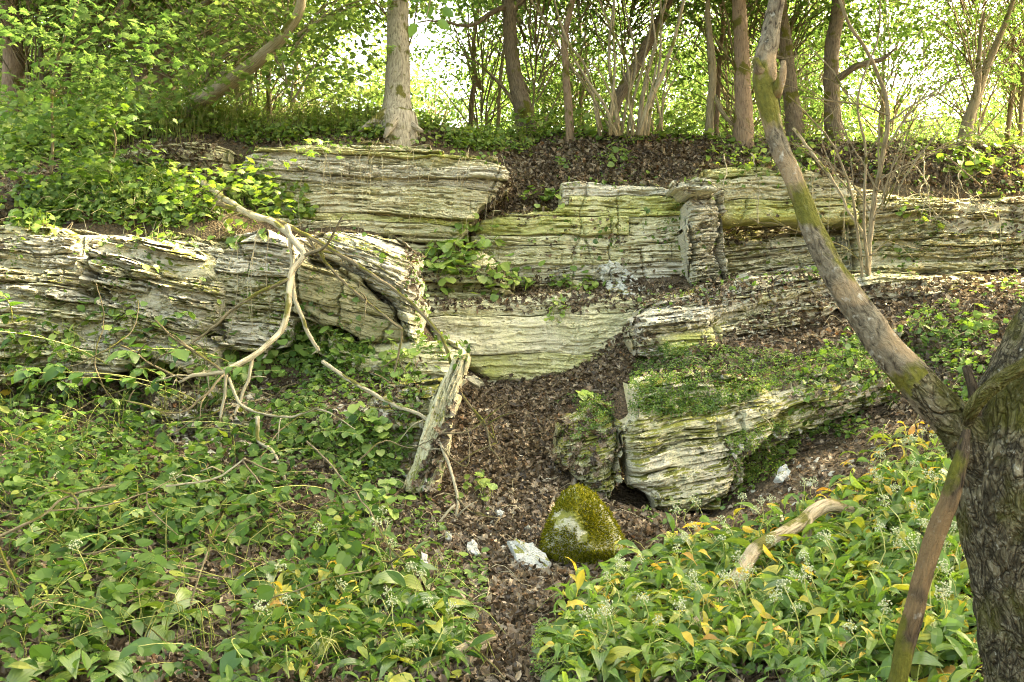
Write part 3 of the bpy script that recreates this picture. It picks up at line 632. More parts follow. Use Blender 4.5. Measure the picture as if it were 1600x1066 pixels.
def sample(poly, n, rg=RNG, clump=0.0, cs=90, minz=-1.0, seed=0):
    """about n places on ground or rock seen inside the photo outline poly, clumped"""
    poly = np.asarray(poly, float); P, Nn = [], []
    lo, hi = poly.min(0), poly.max(0); tries = 0
    while len(P) < n and tries < 12:
        tries += 1
        q = rg.uniform(lo, hi, (n * 2, 2)); q = q[in_poly(q[:, 0], q[:, 1], poly)]
        if clump: q = q[fbm(q[:, 0] / cs, q[:, 1] / cs, 0, seed, 3) * 1.4 + rg.uniform(-.5, .5, len(q)) > clump]
        for a, b in q:
            h = hit(a, b)
            if h is None or h[1].z < minz or h[0].y > 40: continue
            P.append(h[0]); Nn.append(h[1])
            if len(P) >= n: break
    return np.array(P).reshape(-1, 3), np.array(Nn).reshape(-1, 3)
def nframes(Nn, tilt=.5, rg=RNG, lean=0.0):
    """frames lying on the surface normals, tilted at random"""
    n = len(Nn); Z = Nn + rg.normal(0, tilt, (n, 3)); Z[:, 2] += lean; Z /= np.linalg.norm(Z, axis=1)[:, None]
    A = rg.normal(size=(n, 3)); X = np.cross(A, Z); X /= np.linalg.norm(X, axis=1)[:, None] + 1e-9
    return np.stack([X, np.cross(Z, X), Z], -1)

# ------------------------------------------------------------------ leaf shapes
def fan(out, cz=0.0, c=(0, .5)):
    V = [(c[0], c[1], cz)] + list(out); n = len(out)
    return np.array(V, float), np.array([(0, 1 + i, 1 + (i + 1) % n) for i in range(n)])
DIA = (np.array([(0, 0, 0), (.30, .42, .07), (0, 1, -.10), (-.30, .42, .07)], float), np.array([(0, 1, 2), (0, 2, 3)]))
DEAD = [fan([(0, 0, .0), (.28, .2, .10), (.16, .42, .02), (.40, .60, .22), (.10, .78, .03), (0, 1.05, .16), (-.14, .74, .0), (-.36, .58, .18), (-.15, .38, .03), (-.25, .18, .14)], .0),
        fan([(0, 0, .1), (.34, .3, .28), (.25, .75, .05), (0, 1, -.1), (-.3, .7, .25), (-.26, .25, .02)], -.04),
        fan([(0, 0, 0), (.22, .35, .16), (.18, .8, .26), (0, 1.1, .1), (-.2, .75, .22), (-.22, .3, .18)], -.02)]
_mo = [(0, 0), (.16, .10), (.42, .02), (.36, .26), (.56, .46), (.34, .50), (.30, .70), (.14, .66), (0, 1.02), (-.14, .66), (-.30, .70), (-.34, .50), (-.56, .46), (-.36, .26), (-.42, .02), (-.16, .10)]
MAPLE = fan([(x, y, -.16 * x * x * 2 - .08 * y * y) for x, y in _mo], .04, (0, .38))
_ho = [(0, .06), (.2, -.06), (.46, .10), (.52, .42), (.38, .76), (0, 1.0), (-.38, .76), (-.52, .42), (-.46, .10), (-.2, -.06)]
HEART = fan([(x, y, .10 * abs(x) - .10 * y * y) for x, y in _ho], -.03, (0, .42))
OVAL = fan([(0, 0, 0), (.26, .2, .06), (.33, .48, .06), (.20, .80, .0), (0, 1.06, -.10), (-.20, .80, 0), (-.33, .48, .06), (-.26, .2, .06)], -.01, (0, .5))
def _tref():
    V, Fs, o = [], [], 0
    for a in (0, 2.1, -2.1):
        v = np.array([(0, .04, 0), (.24, .55, .05), (0, .85, -.10), (-.24, .55, .05)]) * .8
        r = np.array([[math.cos(a), -math.sin(a), 0], [math.sin(a), math.cos(a), 0], [0, 0, 1]])
        V.append(v @ r.T); Fs.append(DIA[1] + o); o += 4
    return np.vstack(V), np.vstack(Fs)
TREF = _tref()

# ------------------------------------------------------------------ dead leaves lying on the ground and in the gully
def strew(name, poly, n, size, tmpl, mat, tilt=.5, lift=.01, clump=0.0, cs=90, minz=-1.0, lean=0.0, seed=0, rise=0.0, kind='stuff', follow=True):
    P, Nn = sample(poly, n, RNG, clump, cs, minz, seed)
    if not len(P): return None
    P = P + Nn * lift; P[:, 2] += RNG.uniform(0, 1, len(P)) ** 1.5 * rise
    Mf = nframes(Nn, tilt, RNG, lean); sc = RNG.uniform(size[0], size[1], len(P))
    tl = tmpl if isinstance(tmpl, list) else [tmpl]; pick = RNG.integers(0, len(tl), len(P)); parts = []
    for i, t in enumerate(tl):
        m = pick == i
        if m.any(): parts.append(scatter(t[0], t[1], P[m], Mf[m], sc[m]))
    V, Fs, _ = join(parts)
    o = link(name, mesh(name, V, Fs, M[mat], None, False)); return tag(o, kind=kind)
strew('leaf_litter', [(600, 1066), (560, 900), (640, 780), (700, 640), (724, 585), (780, 598), (890, 585), (1000, 490), (1040, 560), (960, 612), (890, 632), (868, 700), (890, 750), (975, 800), (1100, 810), (1060, 880), (900, 980), (860, 1066)], 15500, (.035, .075), DEAD, 'litter', .55, .012, minz=.2)
strew('leaf_litter', [(630, 380), (800, 430), (1000, 440), (1010, 486), (640, 490)], 1500, (.035, .07), DEAD, 'litter', .6, .012, minz=.3)
strew('leaf_litter', [(735, 350), (800, 270), (760, 232), (860, 205), (1000, 212), (1600, 220), (1600, 300), (1340, 285), (1230, 258), (1110, 262), (1050, 285), (870, 285), (868, 325)], 10000, (.04, .08), DEAD, 'litter', .6, .012)
strew('leaf_litter', [(1130, 520), (1210, 480), (1340, 450), (1600, 425), (1600, 640), (1420, 700), (1380, 590), (1200, 610), (1000, 590), (1030, 570)], 9000, (.035, .075), DEAD, 'litter', .55, .012, minz=.2)
strew('leaf_litter', [(1130, 700), (1400, 640), (1500, 700), (1480, 1066), (860, 1066), (1000, 850), (1140, 810)], 6500, (.03, .065), DEAD, 'litter', .5, .01)
strew('leaf_litter', [(0, 590), (420, 590), (540, 700), (640, 780), (600, 1066), (0, 1066)], 13000, (.03, .065), DEAD, 'litter', .5, .01)
strew('leaf_litter', [(0, 190), (640, 185), (820, 200), (760, 235), (600, 222), (380, 230), (340, 215), (340, 345), (120, 350), (0, 345)], 5000, (.04, .08), DEAD, 'litter', .6, .012)
strew('leaf_litter', [(1000, 445), (1130, 440), (1330, 425), (1330, 440), (1200, 470), (1110, 480), (1010, 480)], 900, (.035, .07), DEAD, 'litter', .6, .012, .0, 50, .3)
strew('leaf_litter', [(400, 600), (670, 560), (640, 740), (560, 780), (420, 720)], 2000, (.03, .06), DEAD, 'litter', .6, .012, minz=.3)
strew('leaf_litter', [(870, 285), (1340, 280), (1600, 300), (1600, 440), (1100, 445), (1000, 460), (660, 470), (740, 350)], 900, (.035, .07), DEAD, 'litter', .6, .012, .25, 60, .5)

BIGL = fan([(x, y, .5 * x * x + .25 * (y - .5) ** 2 + .06 * ((i % 3) - 1)) for i, (x, y) in enumerate([(0, 0), (.16, .10), (.42, .02), (.36, .26), (.56, .46), (.34, .50), (.30, .70), (.14, .66), (0, 1.02), (-.14, .66), (-.30, .70), (-.34, .50), (-.56, .46), (-.36, .26), (-.42, .02), (-.16, .10)])], .0, (0, .38))
strew('leaf_litter', [(600, 1066), (560, 900), (640, 780), (724, 585), (930, 590), (985, 620), (980, 800), (1100, 800), (1060, 880), (900, 980), (860, 1066)], 1500, (.05, .085), [BIGL], 'litter', .5, .015, .05, 70)
strew('leaf_litter', [(0, 600), (420, 600), (640, 780), (600, 1066), (0, 1066)], 1200, (.045, .08), [BIGL], 'litter', .5, .015, .0, 70)
strew('leaf_litter', [(735, 350), (800, 270), (860, 205), (1600, 220), (1600, 300), (1110, 262), (870, 285)], 800, (.05, .085), [BIGL], 'litter', .5, .015, .0, 70)
strew('leaf_litter', [(1130, 520), (1340, 450), (1600, 425), (1600, 640), (1420, 700), (1200, 610)], 700, (.045, .08), [BIGL], 'litter', .5, .015, .0, 70)
# ------------------------------------------------------------------ trees
def spray(rg, c, d, n, size, tm, flat=.5, spread=.34):
    """leaves set alternately along a twig from c in the direction d"""
    t = np.linspace(.05, 1, n); side = np.where(np.arange(n) % 2, 1, -1) * rg.uniform(.3, 1.1, n)
    w = np.array([-d[1], d[0], 0]); w /= np.linalg.norm(w) + 1e-6
    P = c + d * (t * spread * 2)[:, None] + w * (side * spread * .55)[:, None] + rg.normal(0, .05, (n, 3)); P[:, 2] -= .22 * spread * t * t
    yaw = np.arctan2(d[1], d[0]) - math.pi / 2 + side * .7
    Mf = rot_frames(n, yaw + rg.normal(0, .5, n), rg.normal(-.35, flat, n), rg.normal(0, flat, n), rg)
    return scatter(tm[0], tm[1], P, Mf, rg.uniform(.65, 1.15, n) * size)
def crown_mesh(name, rad, nsp, nl, size, tm, mat, seed, shell=.45, gap=.1, spread=.34):
    rg = np.random.default_rng(seed); parts, tw = [], []
    k = 0
    while k < nsp:
        u = rg.normal(size=3); u /= np.linalg.norm(u); r = rg.uniform(shell, 1) ** .7
        c = u * r * rad
        if vn(c[0] * .9 + seed, c[1] * .9, c[2] * 1.3, seed) < -1 + 2 * gap * 2.2: 
            k += .25; continue
        d = np.array([u[0] + rg.normal(0, .5), u[1] + rg.normal(0, .5), rg.normal(.05, .25)]); d /= np.linalg.norm(d)
        parts.append(spray(rg, c, d, nl, size, tm, .5, spread))
        if k % 3 < 1:
            b = np.array([0, 0, rad[2] * (min(c[2] / rad[2], .6) - rg.uniform(.25, .75))]) + u * rad * [.06, .06, 0]
            tw.append(tube([b, b * .5 + c * .5 + [0, 0, .12], c + d * spread], [.017, .010, .003], 3, .3, .09, 0, int(k), 14, False))
        k += 1
    V, Fs, _ = join(parts); W, Gs, uv = join(tw)
    return mesh(name, V, Fs, M[mat], None, False), mesh('branch', W, Gs, M['bark_hazel'], uv)
CR = [crown_mesh('crown', np.array([2.3, 2.3, 2.2]), 250, 24, .105, DIA, 'leaf_wood', 101),
      crown_mesh('crown', np.array([2.5, 2.2, 1.8]), 240, 24, .105, DIA, 'leaf_wood_light', 102),
      crown_mesh('crown', np.array([2.0, 2.0, 2.6]), 230, 22, .095, DIA, 'leaf_wood', 103, .3),
      crown_mesh('crown', np.array([2.6, 2.6, 1.7]), 200, 20, .10, MAPLE, 'leaf_wood_light', 104),
      crown_mesh('crown', np.array([1.5, 1.5, 1.3]), 130, 22, .085, DIA, 'leaf_wood', 105, .2)]
CANOPY = crown_mesh('crown', np.array([2.7, 2.7, 1.5]), 360, 24, .17, DIA, 'leaf_wood', 106, .15, .08, .4)
FARCR = [crown_mesh('crown', np.array([3.2, 3.0, 3.4]), 300, 24, .17, DIA, 'leaf_far', 107, .35, .1, .5)]
BEAMS = [at(250, 612, 8.2), at(1310, 598, 8.5), at(1450, 535, 9.1), at(905, 440, 10.9), at(1400, 415, 10.9), at(1180, 960, 5.2), at(1420, 720, 6.9)]
def gap_for_sun(c, r):
    """push a crown aside where the photograph shows a spot of sun coming through"""
    c = np.array(c, float); u = np.array(sd)
    for b in BEAMS:
        d = c - b; q = d - u * (d @ u); L = np.linalg.norm(q)
        if d @ u > 0 and L < r: c = c + q / (L + 1e-6) * (r - L) * [1, 1, .6]
    return tuple(c)
def crown(root, c, sc=1.0, which=0, rz=None, pal=None, withtwig=True):
    me, tw = (pal or CR)[which]
    if pal is not FARCR: c = gap_for_sun(c, (2.1 if pal else 1.8) * (sc if np.ndim(sc) == 0 else 1))
    o = link('crown', me, root); o.location = Vector(c) - root.location
    o.rotation_euler = (0, 0, random.uniform(0, 6.28) if rz is None else rz)
    o.scale = (sc, sc, sc) if np.ndim(sc) == 0 else sc
    if withtwig:
        b = link('branch', tw, root); b.location = o.location; b.rotation_euler = o.rotation_euler; b.scale = o.scale
    return o
def limb(root, name, P, R, mat, sides=8, step=.08, wob=.0, bark=0.0, seed=0, **kw):
    V, Fs, uv = tube(P, R, sides, step, wob, bark, seed, **kw)
    return link(name, mesh(name, V - np.array(root.location), Fs, M[mat], uv), root)
def pxl(*pts):
    """photo pixels with their distances -> world points"""
    return np.array([at(*p) for p in pts])
def rad(w, Y): return w / 2 / F * Y
def tree(name, label, P, R, mat, crowns, group=None, sides=12, bark=.12, seed=0, limbs=(), step=.06, wob=.02):
    P = np.asarray(P, float); root = empty(name, P[0]); P = np.vstack([P[:1] + [[0, 0, -.45]], P]); R = np.concatenate([[R[0]], np.asarray(R, float)]); tag(root, label, 'tree', group)
    limb(root, 'trunk', P, R, mat, sides, step, wob, bark, seed)
    for lp, lr in limbs: limb(root, 'limb', lp, lr, mat, 7, .08, .03, .08, seed + 3)
    for c in crowns: crown(root, *c)
    return root

# the trees whose trunks one can tell apart
tree('broadleaf_tree', 'stout grey tree with flared root on the cliff top, the thickest pale trunk', pxl((622, 200, 11.9), (620, 182, 11.95), (621, 150, 12.0), (622, 90, 12.05), (622, 0, 12.1)).tolist() + [[-1.35, 12.2, 7.2], [-1.2, 12.3, 9]],
     [rad(66, 12), rad(54, 12), rad(41, 12), rad(37, 12), rad(33, 12), .11, .07], 'bark_grey', [((-1.4, 12.6, 8.2), 1.0, 0)], sides=28, bark=.10, seed=3, step=.03, wob=.0,
     limbs=[(pxl((612, 180, 11.85), (585, 192, 11.75), (560, 205, 11.65)), [.10, .07, .02]), (pxl((622, 185, 11.8), (612, 196, 11.6), (600, 215, 11.5)), [.09, .06, .02]), (pxl((632, 182, 11.9), (645, 196, 11.75), (660, 205, 11.7)), [.08, .05, .02])])
tree('broadleaf_tree', 'slim dark tree forking at the picture top just right of the sky gap', pxl((822, 200, 13.2), (812, 150, 13.2), (800, 90, 13.2), (797, 30, 13.2), (793, -30, 13.2), (800, -120, 13.2)),
     [rad(34, 13.2), rad(27, 13.2), rad(23, 13.2), rad(22, 13.2), rad(20, 13.2), .06], 'bark_dark', [((.3, 13.8, 7.6), .9, 2)], seed=5,
     limbs=[(pxl((795, 10, 13.2), (770, 20, 13), (732, 42, 12.8), (690, 33, 12.6), (640, 40, 12.4)), [.045, .035, .025, .015, .006]), (pxl((797, 20, 13.2), (820, -5, 13.3), (840, -40, 13.4)), [.06, .05, .03]),
            (pxl((808, 170, 13.2), (780, 130, 13.1), (740, 95, 13), (695, 75, 12.9)), [.03, .022, .014, .006])])
tree('broadleaf_tree', 'thin brown sapling trunk left of the many-stemmed hazel', pxl((890, 205, 12.6), (885, 130, 12.6), (884, 60, 12.6), (895, 0, 12.6), (905, -80, 12.6)), [rad(15, 12.6), rad(12, 12.6), rad(11, 12.6), .035, .02], 'bark_brown', [((.9, 13.2, 6.9), .7, 4)], sides=8, seed=6)
tree('broadleaf_tree', 'straight reddish brown tree on the cliff top left of the leaning limb', pxl((1162, 212, 12.7), (1160, 150, 12.7), (1158, 80, 12.75), (1154, 0, 12.8), (1150, -100, 12.9)), [rad(32, 12.7), rad(26, 12.7), rad(24, 12.7), rad(22, 12.7), .07], 'bark_brown', [((3.0, 13.4, 8.0), 1, 1)], sides=18, seed=7, step=.04)
tree('broadleaf_tree', 'thin knobbly trunk standing beside the straight reddish brown tree', pxl((1109, 210, 12.9), (1111, 150, 12.9), (1112, 100, 12.9), (1107, 40, 12.9), (1104, -60, 12.9)), [rad(14, 12.9), rad(12, 12.9), rad(13, 12.9), rad(9, 12.9), .02], 'bark_hazel', [((2.5, 13.8, 7.4), .8, 4)], sides=8, seed=8,
     limbs=[(pxl((1118, 150, 12.9), (1128, 175, 12.85), (1145, 195, 12.8)), [.03, .03, .02])])
tree('broadleaf_tree', 'dark grey trunk half hidden behind the top of the leaning limb', pxl((1243, 222, 13.2), (1238, 160, 13.2), (1228, 90, 13.3), (1222, 20, 13.3), (1218, -80, 13.4)), [rad(30, 13.2), rad(25, 13.2), rad(22, 13.2), .07, .05], 'bark_dark', [((3.8, 13.9, 8.0), .9, 2)], sides=14, seed=9)
tree('broadleaf_tree', 'tall olive grey tree right of the leaning limb with one crooked branch', pxl((1302, 228, 13.2), (1300, 150, 13.2), (1301, 80, 13.3), (1310, 0, 13.4), (1318, -100, 13.4)), [rad(30, 13.2), rad(24, 13.2), rad(23, 13.2), rad(20, 13.2), .06], 'bark_dark', [((4.5, 14, 7.9), 1, 0)], sides=16, seed=10,
     limbs=[(pxl((1303, 130, 13.2), (1340, 105, 13), (1380, 92, 12.9), (1402, 75, 12.8)), [.05, .045, .03, .01])])
tree('broadleaf_tree', 'leaning forked young tree far right on the cliff top', pxl((1506, 225, 13.4), (1520, 170, 13.4), (1540, 110, 13.5), (1565, 50, 13.5), (1590, -20, 13.5)), [rad(24, 13.4), rad(18, 13.4), rad(13, 13.4), .04, .025], 'bark_hazel', [((6.6, 14.3, 7.2), .9, 2)], sides=9, seed=11,
     limbs=[(pxl((1518, 175, 13.4), (1528, 130, 13.4), (1530, 80, 13.4), (1540, 10, 13.4)), [.06, .045, .03, .015])])
tree('broadleaf_tree', 'grey trunk bending out over the left cliff edge, then rising steeply', pxl((305, 165, 12.0), (330, 146, 11.7), (362, 126, 11.4), (400, 96, 11.2), (440, 60, 11.1), (466, 22, 11), (474, -20, 11), (470, -100, 11)), [.10, .095, .085, .075, .065, .055, .05, .04], 'bark_hazel', [((-2.6, 11.6, 6.8), .9, 3), ((-3.9, 12.6, 6.4), .9, 1)], sides=12, seed=12, bark=.1)
tree('broadleaf_tree', 'crooked forked tree with ivy coloured trunk in the upper left foliage', pxl((232, 185, 13), (222, 130, 13), (212, 85, 13), (195, 60, 13), (190, 20, 13), (205, -20, 13), (215, -100, 13)), [.13, .11, .10, .09, .075, .06, .04], 'bark_dark', [((-5.4, 13.8, 7.4), 1, 3)], sides=12, seed=13,
     limbs=[(pxl((212, 85, 13), (235, 62, 12.8), (280, 30, 12.6), (330, 0, 12.4), (380, -20, 12.3)), [.07, .055, .045, .035, .02]), (pxl((205, 75, 13), (180, 60, 13.1), (150, 78, 13.2)), [.05, .04, .02])])
tree('broadleaf_tree', 'warm lit orange brown trunk in the upper left behind the crooked tree', pxl((262, 190, 14.5), (258, 120, 14.5), (250, 60, 14.5), (240, 0, 14.5), (236, -90, 14.5)), [.2, .17, .15, .13, .1], 'bark_brown', [((-5.0, 15.6, 8.4), 1.1, 1)], sides=14, seed=14)
tree('broadleaf_tree', 'pale trunk at the far upper left corner beyond the saplings', pxl((20, 170, 14), (22, 90, 14), (14, 0, 14), (10, -90, 14)), [.16, .14, .12, .1], 'bark_brown', [((-7.2, 14.8, 8.2), 1.1, 0)], sides=14, seed=15)
tree('broadleaf_tree', 'dark trunk leaning up to the right behind the hazel stems', pxl((952, 200, 13.4), (970, 145, 13.4), (1003, 85, 13.4), (1035, 22, 13.4), (1060, -30, 13.4)), [.085, .08, .075, .065, .05], 'bark_dark', [((1.6, 14.2, 7.6), .9, 0)], sides=10, seed=16)

# hazel with many stems
hz = empty('hazel_shrub', at(975, 208, 12.3)); tag(hz, 'hazel with many thin pale stems fanning up from the cliff top', 'shrub')
for i in range(12):
    b = 944 + i * 6.2 + random.uniform(-8, 8); tpx = b + (i - 5.5) * 12 + random.uniform(-75, 75); y0 = 12.2 + random.uniform(-.3, .5)
    mx = (b + tpx) / 2 + random.uniform(-28, 28)
    limb(hz, 'stem', pxl((b, 212, y0), ((b * 2 + mx) / 3, 160, y0), (mx, 95, y0 + .1), (tpx, 0, y0 + .2), (tpx + random.uniform(-25, 25), -80, y0 + .2)), np.array([.034, .03, .024, .018, .010]) * random.uniform(.4, 1.05), 'bark_hazel', 6, .15, .02, 0, i)
for i in range(8):
    b = 930 + random.uniform(0, 110); y0 = 12.1 + random.uniform(-.3, .3)
    limb(hz, 'stem', pxl((b, 205, y0), (b + random.uniform(-15, 15), 150, y0 - .1), (b + random.uniform(-60, 60), 100, y0 - .2), (b + random.uniform(-110, 110), 90 + random.uniform(-50, 60), y0 - .3)), [.013, .011, .008, .003], 'bark_hazel', 5, .12, .025, 0, 30 + i)
crown(hz, (1.2, 12.9, 7.1), .8, 4); crown(hz, (2.2, 12.6, 7.0), .7, 4)

# the wood behind
GROUP = 'trees of the wood behind the cliff'
def clear(c, r):
    """keep the opening where the white sky shows"""
    X = 800 + c[0] / c[1] * F; Yp = 533 - (c[2] - EYE) / c[1] * F
    return not (abs(X - 700) < 45 + r * F / c[1] * .62 and abs(Yp - 85) < 35 + r * F / c[1] * .55)
rg = random.Random(5); made = 0
for i in range(400):
    if made >= 52: break
    y = rg.uniform(13.6, 25); x = rg.uniform(-.60, .60) * y
    z0 = float(gz0(x, y)); cz = z0 + rg.choice([.8, 1.4, 2.2, 3.0, 3.6, 4.6]); s = rg.uniform(.75, 1.15)
    if not clear((x, y, cz), 2.1 * s): continue
    if y < 16.5 and cz - z0 < 2.5: continue
    made += 1
    root = empty('wood_tree', (x, y, z0)); tag(root, 'broadleaf tree among many, standing in the sunlit wood behind the cliff', 'tree', GROUP)
    tx = rg.uniform(-.4, .4); r0 = rg.uniform(.02, .06)
    limb(root, 'trunk', [(x, y, z0 - .1), (x + tx * .3, y, z0 + 1.2), (x + tx, y + .1, cz + 1.6)], [r0, r0 * .8, r0 * .35], rg.choice(['bark_dark', 'bark_hazel', 'bark_brown']), 7, .2, .06, .08, i)
    crown(root, (x + tx, y, cz), s, rg.choice([0, 0, 1, 1, 2, 3, 3] if x < -1 else [0, 1, 1, 2, 2, 4]))
for i in range(54):
    y = rg.uniform(30, 48); x = (i / 53 * 2 - 1) * .68 * y + rg.uniform(-1.5, 1.5); z0 = float(gz0(x, y)); cz = z0 + rg.choice([1.0, 2.0, 3.5, 6.0]); s = rg.uniform(.8, 1.25)
    if not clear((x, y, cz), 2.6 * s): continue
    root = empty('far_tree', (x, y, z0)); tag(root, 'distant pale green tree, one of those closing the wood behind', 'tree', 'distant trees closing the wood')
    limb(root, 'trunk', [(x, y, z0 - .1), (x, y, cz + 1)], [.14, .06], 'bark_dark', 6, .5)
    crown(root, (x, y, cz), s, 0, None, FARCR, False)
# tall trees to the right of and behind the photographer: their crowns shade the hollow and let spots of sun through
for tx, ty, cs in [(8.2, 2.0, [(5.2, 3.6, 8.6), (8.0, 4.8, 8.8), (4.6, 6.4, 8.8)]), (11.5, 7.2, [(11.4, 6.2, 9.6), (9.6, 8.2, 9.2), (7.2, 7.4, 9.0), (12.2, 9.6, 9.6)]), (9.6, 12.0, [(7.4, 10.2, 9.6), (5.2, 9.6, 9.8), (10.0, 11.4, 10.2)]), (5.2, -2.4, [(4.0, 2.6, 10.4)]),
                   (-4.8, -1.0, [(-3.2, .6, 8.6), (-5.2, 3.0, 9.0)]), (1.0, -5.5, [(2.6, -4.8, 8.2)]), (-8.5, 4.5, [(-7.8, 5.0, 8.6)]), (6.4, 3.0, [(6.2, 4.2, 10.2), (6.0, 7.6, 11.2)]), (-2.8, -4, [(-.6, 3.6, 10.8)])]:
    z0 = float(gz0(tx, ty)); root = empty('shade_tree', (tx, ty, z0)); tag(root, 'tall tree whose crown shades the hollow from above the picture', 'tree', 'tall shade trees around the hollow')
    limb(root, 'trunk', [(tx, ty, z0 - .1), (tx + .1, ty, 4), (tx, ty + .1, 8.6)], [.22, .17, .09], 'bark_dark', 10, .2, .05, .1, int(ty * 7))
    for c in cs:
        limb(root, 'limb', [(tx, ty, 5.5), ((tx + c[0]) / 2, (ty + c[1]) / 2, 7.2), (c[0], c[1], c[2] - .3)], [.09, .06, .02], 'bark_dark', 6, .3, .08, 0, 3)
        crown(root, c, rg.uniform(.9, 1.1), 0, None, [CANOPY], False)
# ------------------------------------------------------------------ the leaning tree at the right edge
ft = empty('forked_tree', at(1670, 1320, 3.0)); tag(ft, 'rough barked tree at the right edge whose bare mossy limb leans across the cliff', 'tree')
_tp = pxl((1690, 1330, 3.0), (1672, 1180, 3.0), (1655, 1060, 3.0), (1628, 900, 3.0), (1610, 770, 3.0), (1622, 670, 3.0), (1660, 560, 3.0), (1705, 450, 3.02), (1760, 300, 3.1), (1840, 60, 3.2))
_tp = np.vstack([_tp, [[2.5, 3.4, 4.2], [2.9, 3.6, 6.2], [3.0, 3.7, 7.6]]])
limb(ft, 'trunk', _tp, [.26, .225, .205, .20, .212, .205, .17, .155, .14, .13, .11, .08, .04], 'bark_fore', 110, .011, .0, .085, 21, maxn=700, barkf=(22, 6))
_lo = limb(ft, 'limb', pxl((1600, 800, 2.98), (1545, 728, 2.97), (1500, 672, 2.97), (1440, 606, 2.98), (1386, 545, 3.0), (1330, 472, 3.05), (1290, 400, 3.1), (1254, 310, 3.15), (1226, 245, 3.2), (1206, 190, 3.22), (1194, 112, 3.25), (1208, 50, 3.28), (1218, -30, 3.3), (1232, -160, 3.4), (1260, -420, 3.7)),
     [.13, .09, .066, .056, .049, .043, .037, .032, .030, .031, .038, .030, .026, .023, .018], 'bark_limb', 52, .009, .016, .13, 22, maxn=520, barkf=(7, 5))
_me = _lo.data; _me.materials.append(M['bark_fore']); _z = np.empty(len(_me.polygons) * 3); _me.polygons.foreach_get('center', _z); _z = _z.reshape(-1, 3) + np.array(ft.location)
_dz = _z[:, 0] - at(1440, 606, 2.98)[0] + .10 * fbm(_z[:, 0] * 14, _z[:, 1] * 14, _z[:, 2] * 9, 5, 3)
_me.polygons.foreach_set('material_index', (_dz > 0).astype(np.int32))
limb(ft, 'branch', pxl((1680, 505, 2.84), (1640, 545, 2.82), (1600, 572, 2.82), (1560, 598, 2.84), (1528, 628, 2.86), (1512, 660, 2.92), (1506, 700, 3.0)), [.010, .016, .020, .022, .022, .018, .012], 'bark_fore', 14, .02, .004, .12, 23)
limb(ft, 'branch', pxl((1524, 650, 2.9), (1521, 610, 2.9), (1512, 578, 2.92), (1510, 572, 2.92)), [.018, .015, .013, .011], 'bark_pole', 10, .02, .003, .1, 24)
limb(ft, 'branch', pxl((1210, 150, 3.23), (1222, 118, 3.2), (1224, 96, 3.2)), [.022, .014, .008], 'bark_limb', 10, .02, .003, .15, 25)
limb(ft, 'branch', pxl((1196, 118, 3.24), (1184, 106, 3.22), (1180, 92, 3.21)), [.020, .016, .012], 'bark_limb', 10, .02, .003, .15, 26)
crown(ft, (3.0, 3.9, 8.6), .9, 0, None, [CANOPY], False)
dp = empty('dead_pole', at(1375, 1240, 2.8)); tag(dp, 'dark barkless dead pole propped against the forked tree at right', 'dead branch')
limb(dp, 'pole', pxl((1512, 672, 2.86), (1500, 715, 2.82), (1484, 775, 2.8), (1466, 820, 2.8), (1438, 900, 2.8), (1418, 980, 2.8), (1402, 1060, 2.8), (1372, 1250, 2.8)), [.010, .021, .025, .027, .0265, .0285, .026, .028], 'bark_pole', 32, .010, .010, .16, 27, barkf=(8, 7))

# ------------------------------------------------------------------ dead branches
fb = empty('hanging_branch', at(330, 292, 10.0)); tag(fb, 'pale dead branch hanging from the left ledge, curving down among the herbs', 'dead branch')
def br(root, name, pts, w0, w1, mat, seed, sides=8, wob=.02, side=True):
    P = pxl(*pts); n = len(P); Ys = P[:, 1]
    R = np.array([rad(w0 + (w1 - w0) * i / (n - 1), Ys[i]) for i in range(n)])
    if name in ('stem', 'twig') and 'twig_' in mat and w0 > 4.5 and side:
        _q = random.Random(seed * 7)
        for j in range(_q.choice([2, 3, 4])):
            i0 = _q.randrange(1, n); a = P[i0]; d = np.array([_q.uniform(-1, 1), _q.uniform(-.6, .2), _q.uniform(-.8, .6)]) * _q.uniform(.12, .34)
            limb(root, 'twig', [a, a + d * .5 + [0, 0, .02], a + d + [0, 0, _q.uniform(-.05, .05)]], [rad(3.2, a[1]), rad(2.2, a[1]), rad(1.3, a[1])], mat, 5, .04, .015, 0, seed + j)
    return limb(root, name, P, R * .74, mat, sides, .03, wob, .16, seed, barkf=(3, 7))
def zz(pts, Y0, Y1):
    return [(x, y, Y0 + (Y1 - Y0) * i / (len(pts) - 1)) for i, (x, y) in enumerate(pts)]
br(fb, 'stem', [(318, 286, 10.2), (350, 310, 9.7), (385, 334, 9.2), (430, 350, 8.6), (466, 386, 8.3), (474, 402, 8.25), (457, 430, 8.15), (452, 480, 8.0), (438, 518, 7.9), (400, 554, 7.75), (350, 580, 7.6)], 15, 12, 'twig_pale', 41, 12)
br(fb, 'twig', zz([(448, 352), (458, 400), (462, 460), (478, 512), (497, 548)], 8.4, 8.2), 11, 8, 'twig_pale', 42)
br(fb, 'twig', zz([(474, 402), (498, 392), (515, 376), (530, 348)], 8.25, 8.0), 9, 4, 'twig_dark', 43)
br(fb, 'twig', zz([(450, 438), (400, 460), (362, 486), (330, 515), (298, 536)], 8.1, 8.0), 9, 4, 'twig_dark', 44)
br(fb, 'twig', zz([(356, 582), (325, 586), (300, 588), (280, 598)], 7.6, 7.5), 12, 6, 'twig_pale', 45)
br(fb, 'twig', zz([(354, 584), (350, 620), (344, 660), (345, 700)], 7.6, 7.5), 8, 4, 'twig_pale', 46)
br(fb, 'twig', zz([(358, 590), (372, 628), (400, 646), (440, 652), (470, 648), (495, 638)], 7.6, 7.2), 7, 4, 'twig_pale', 47)
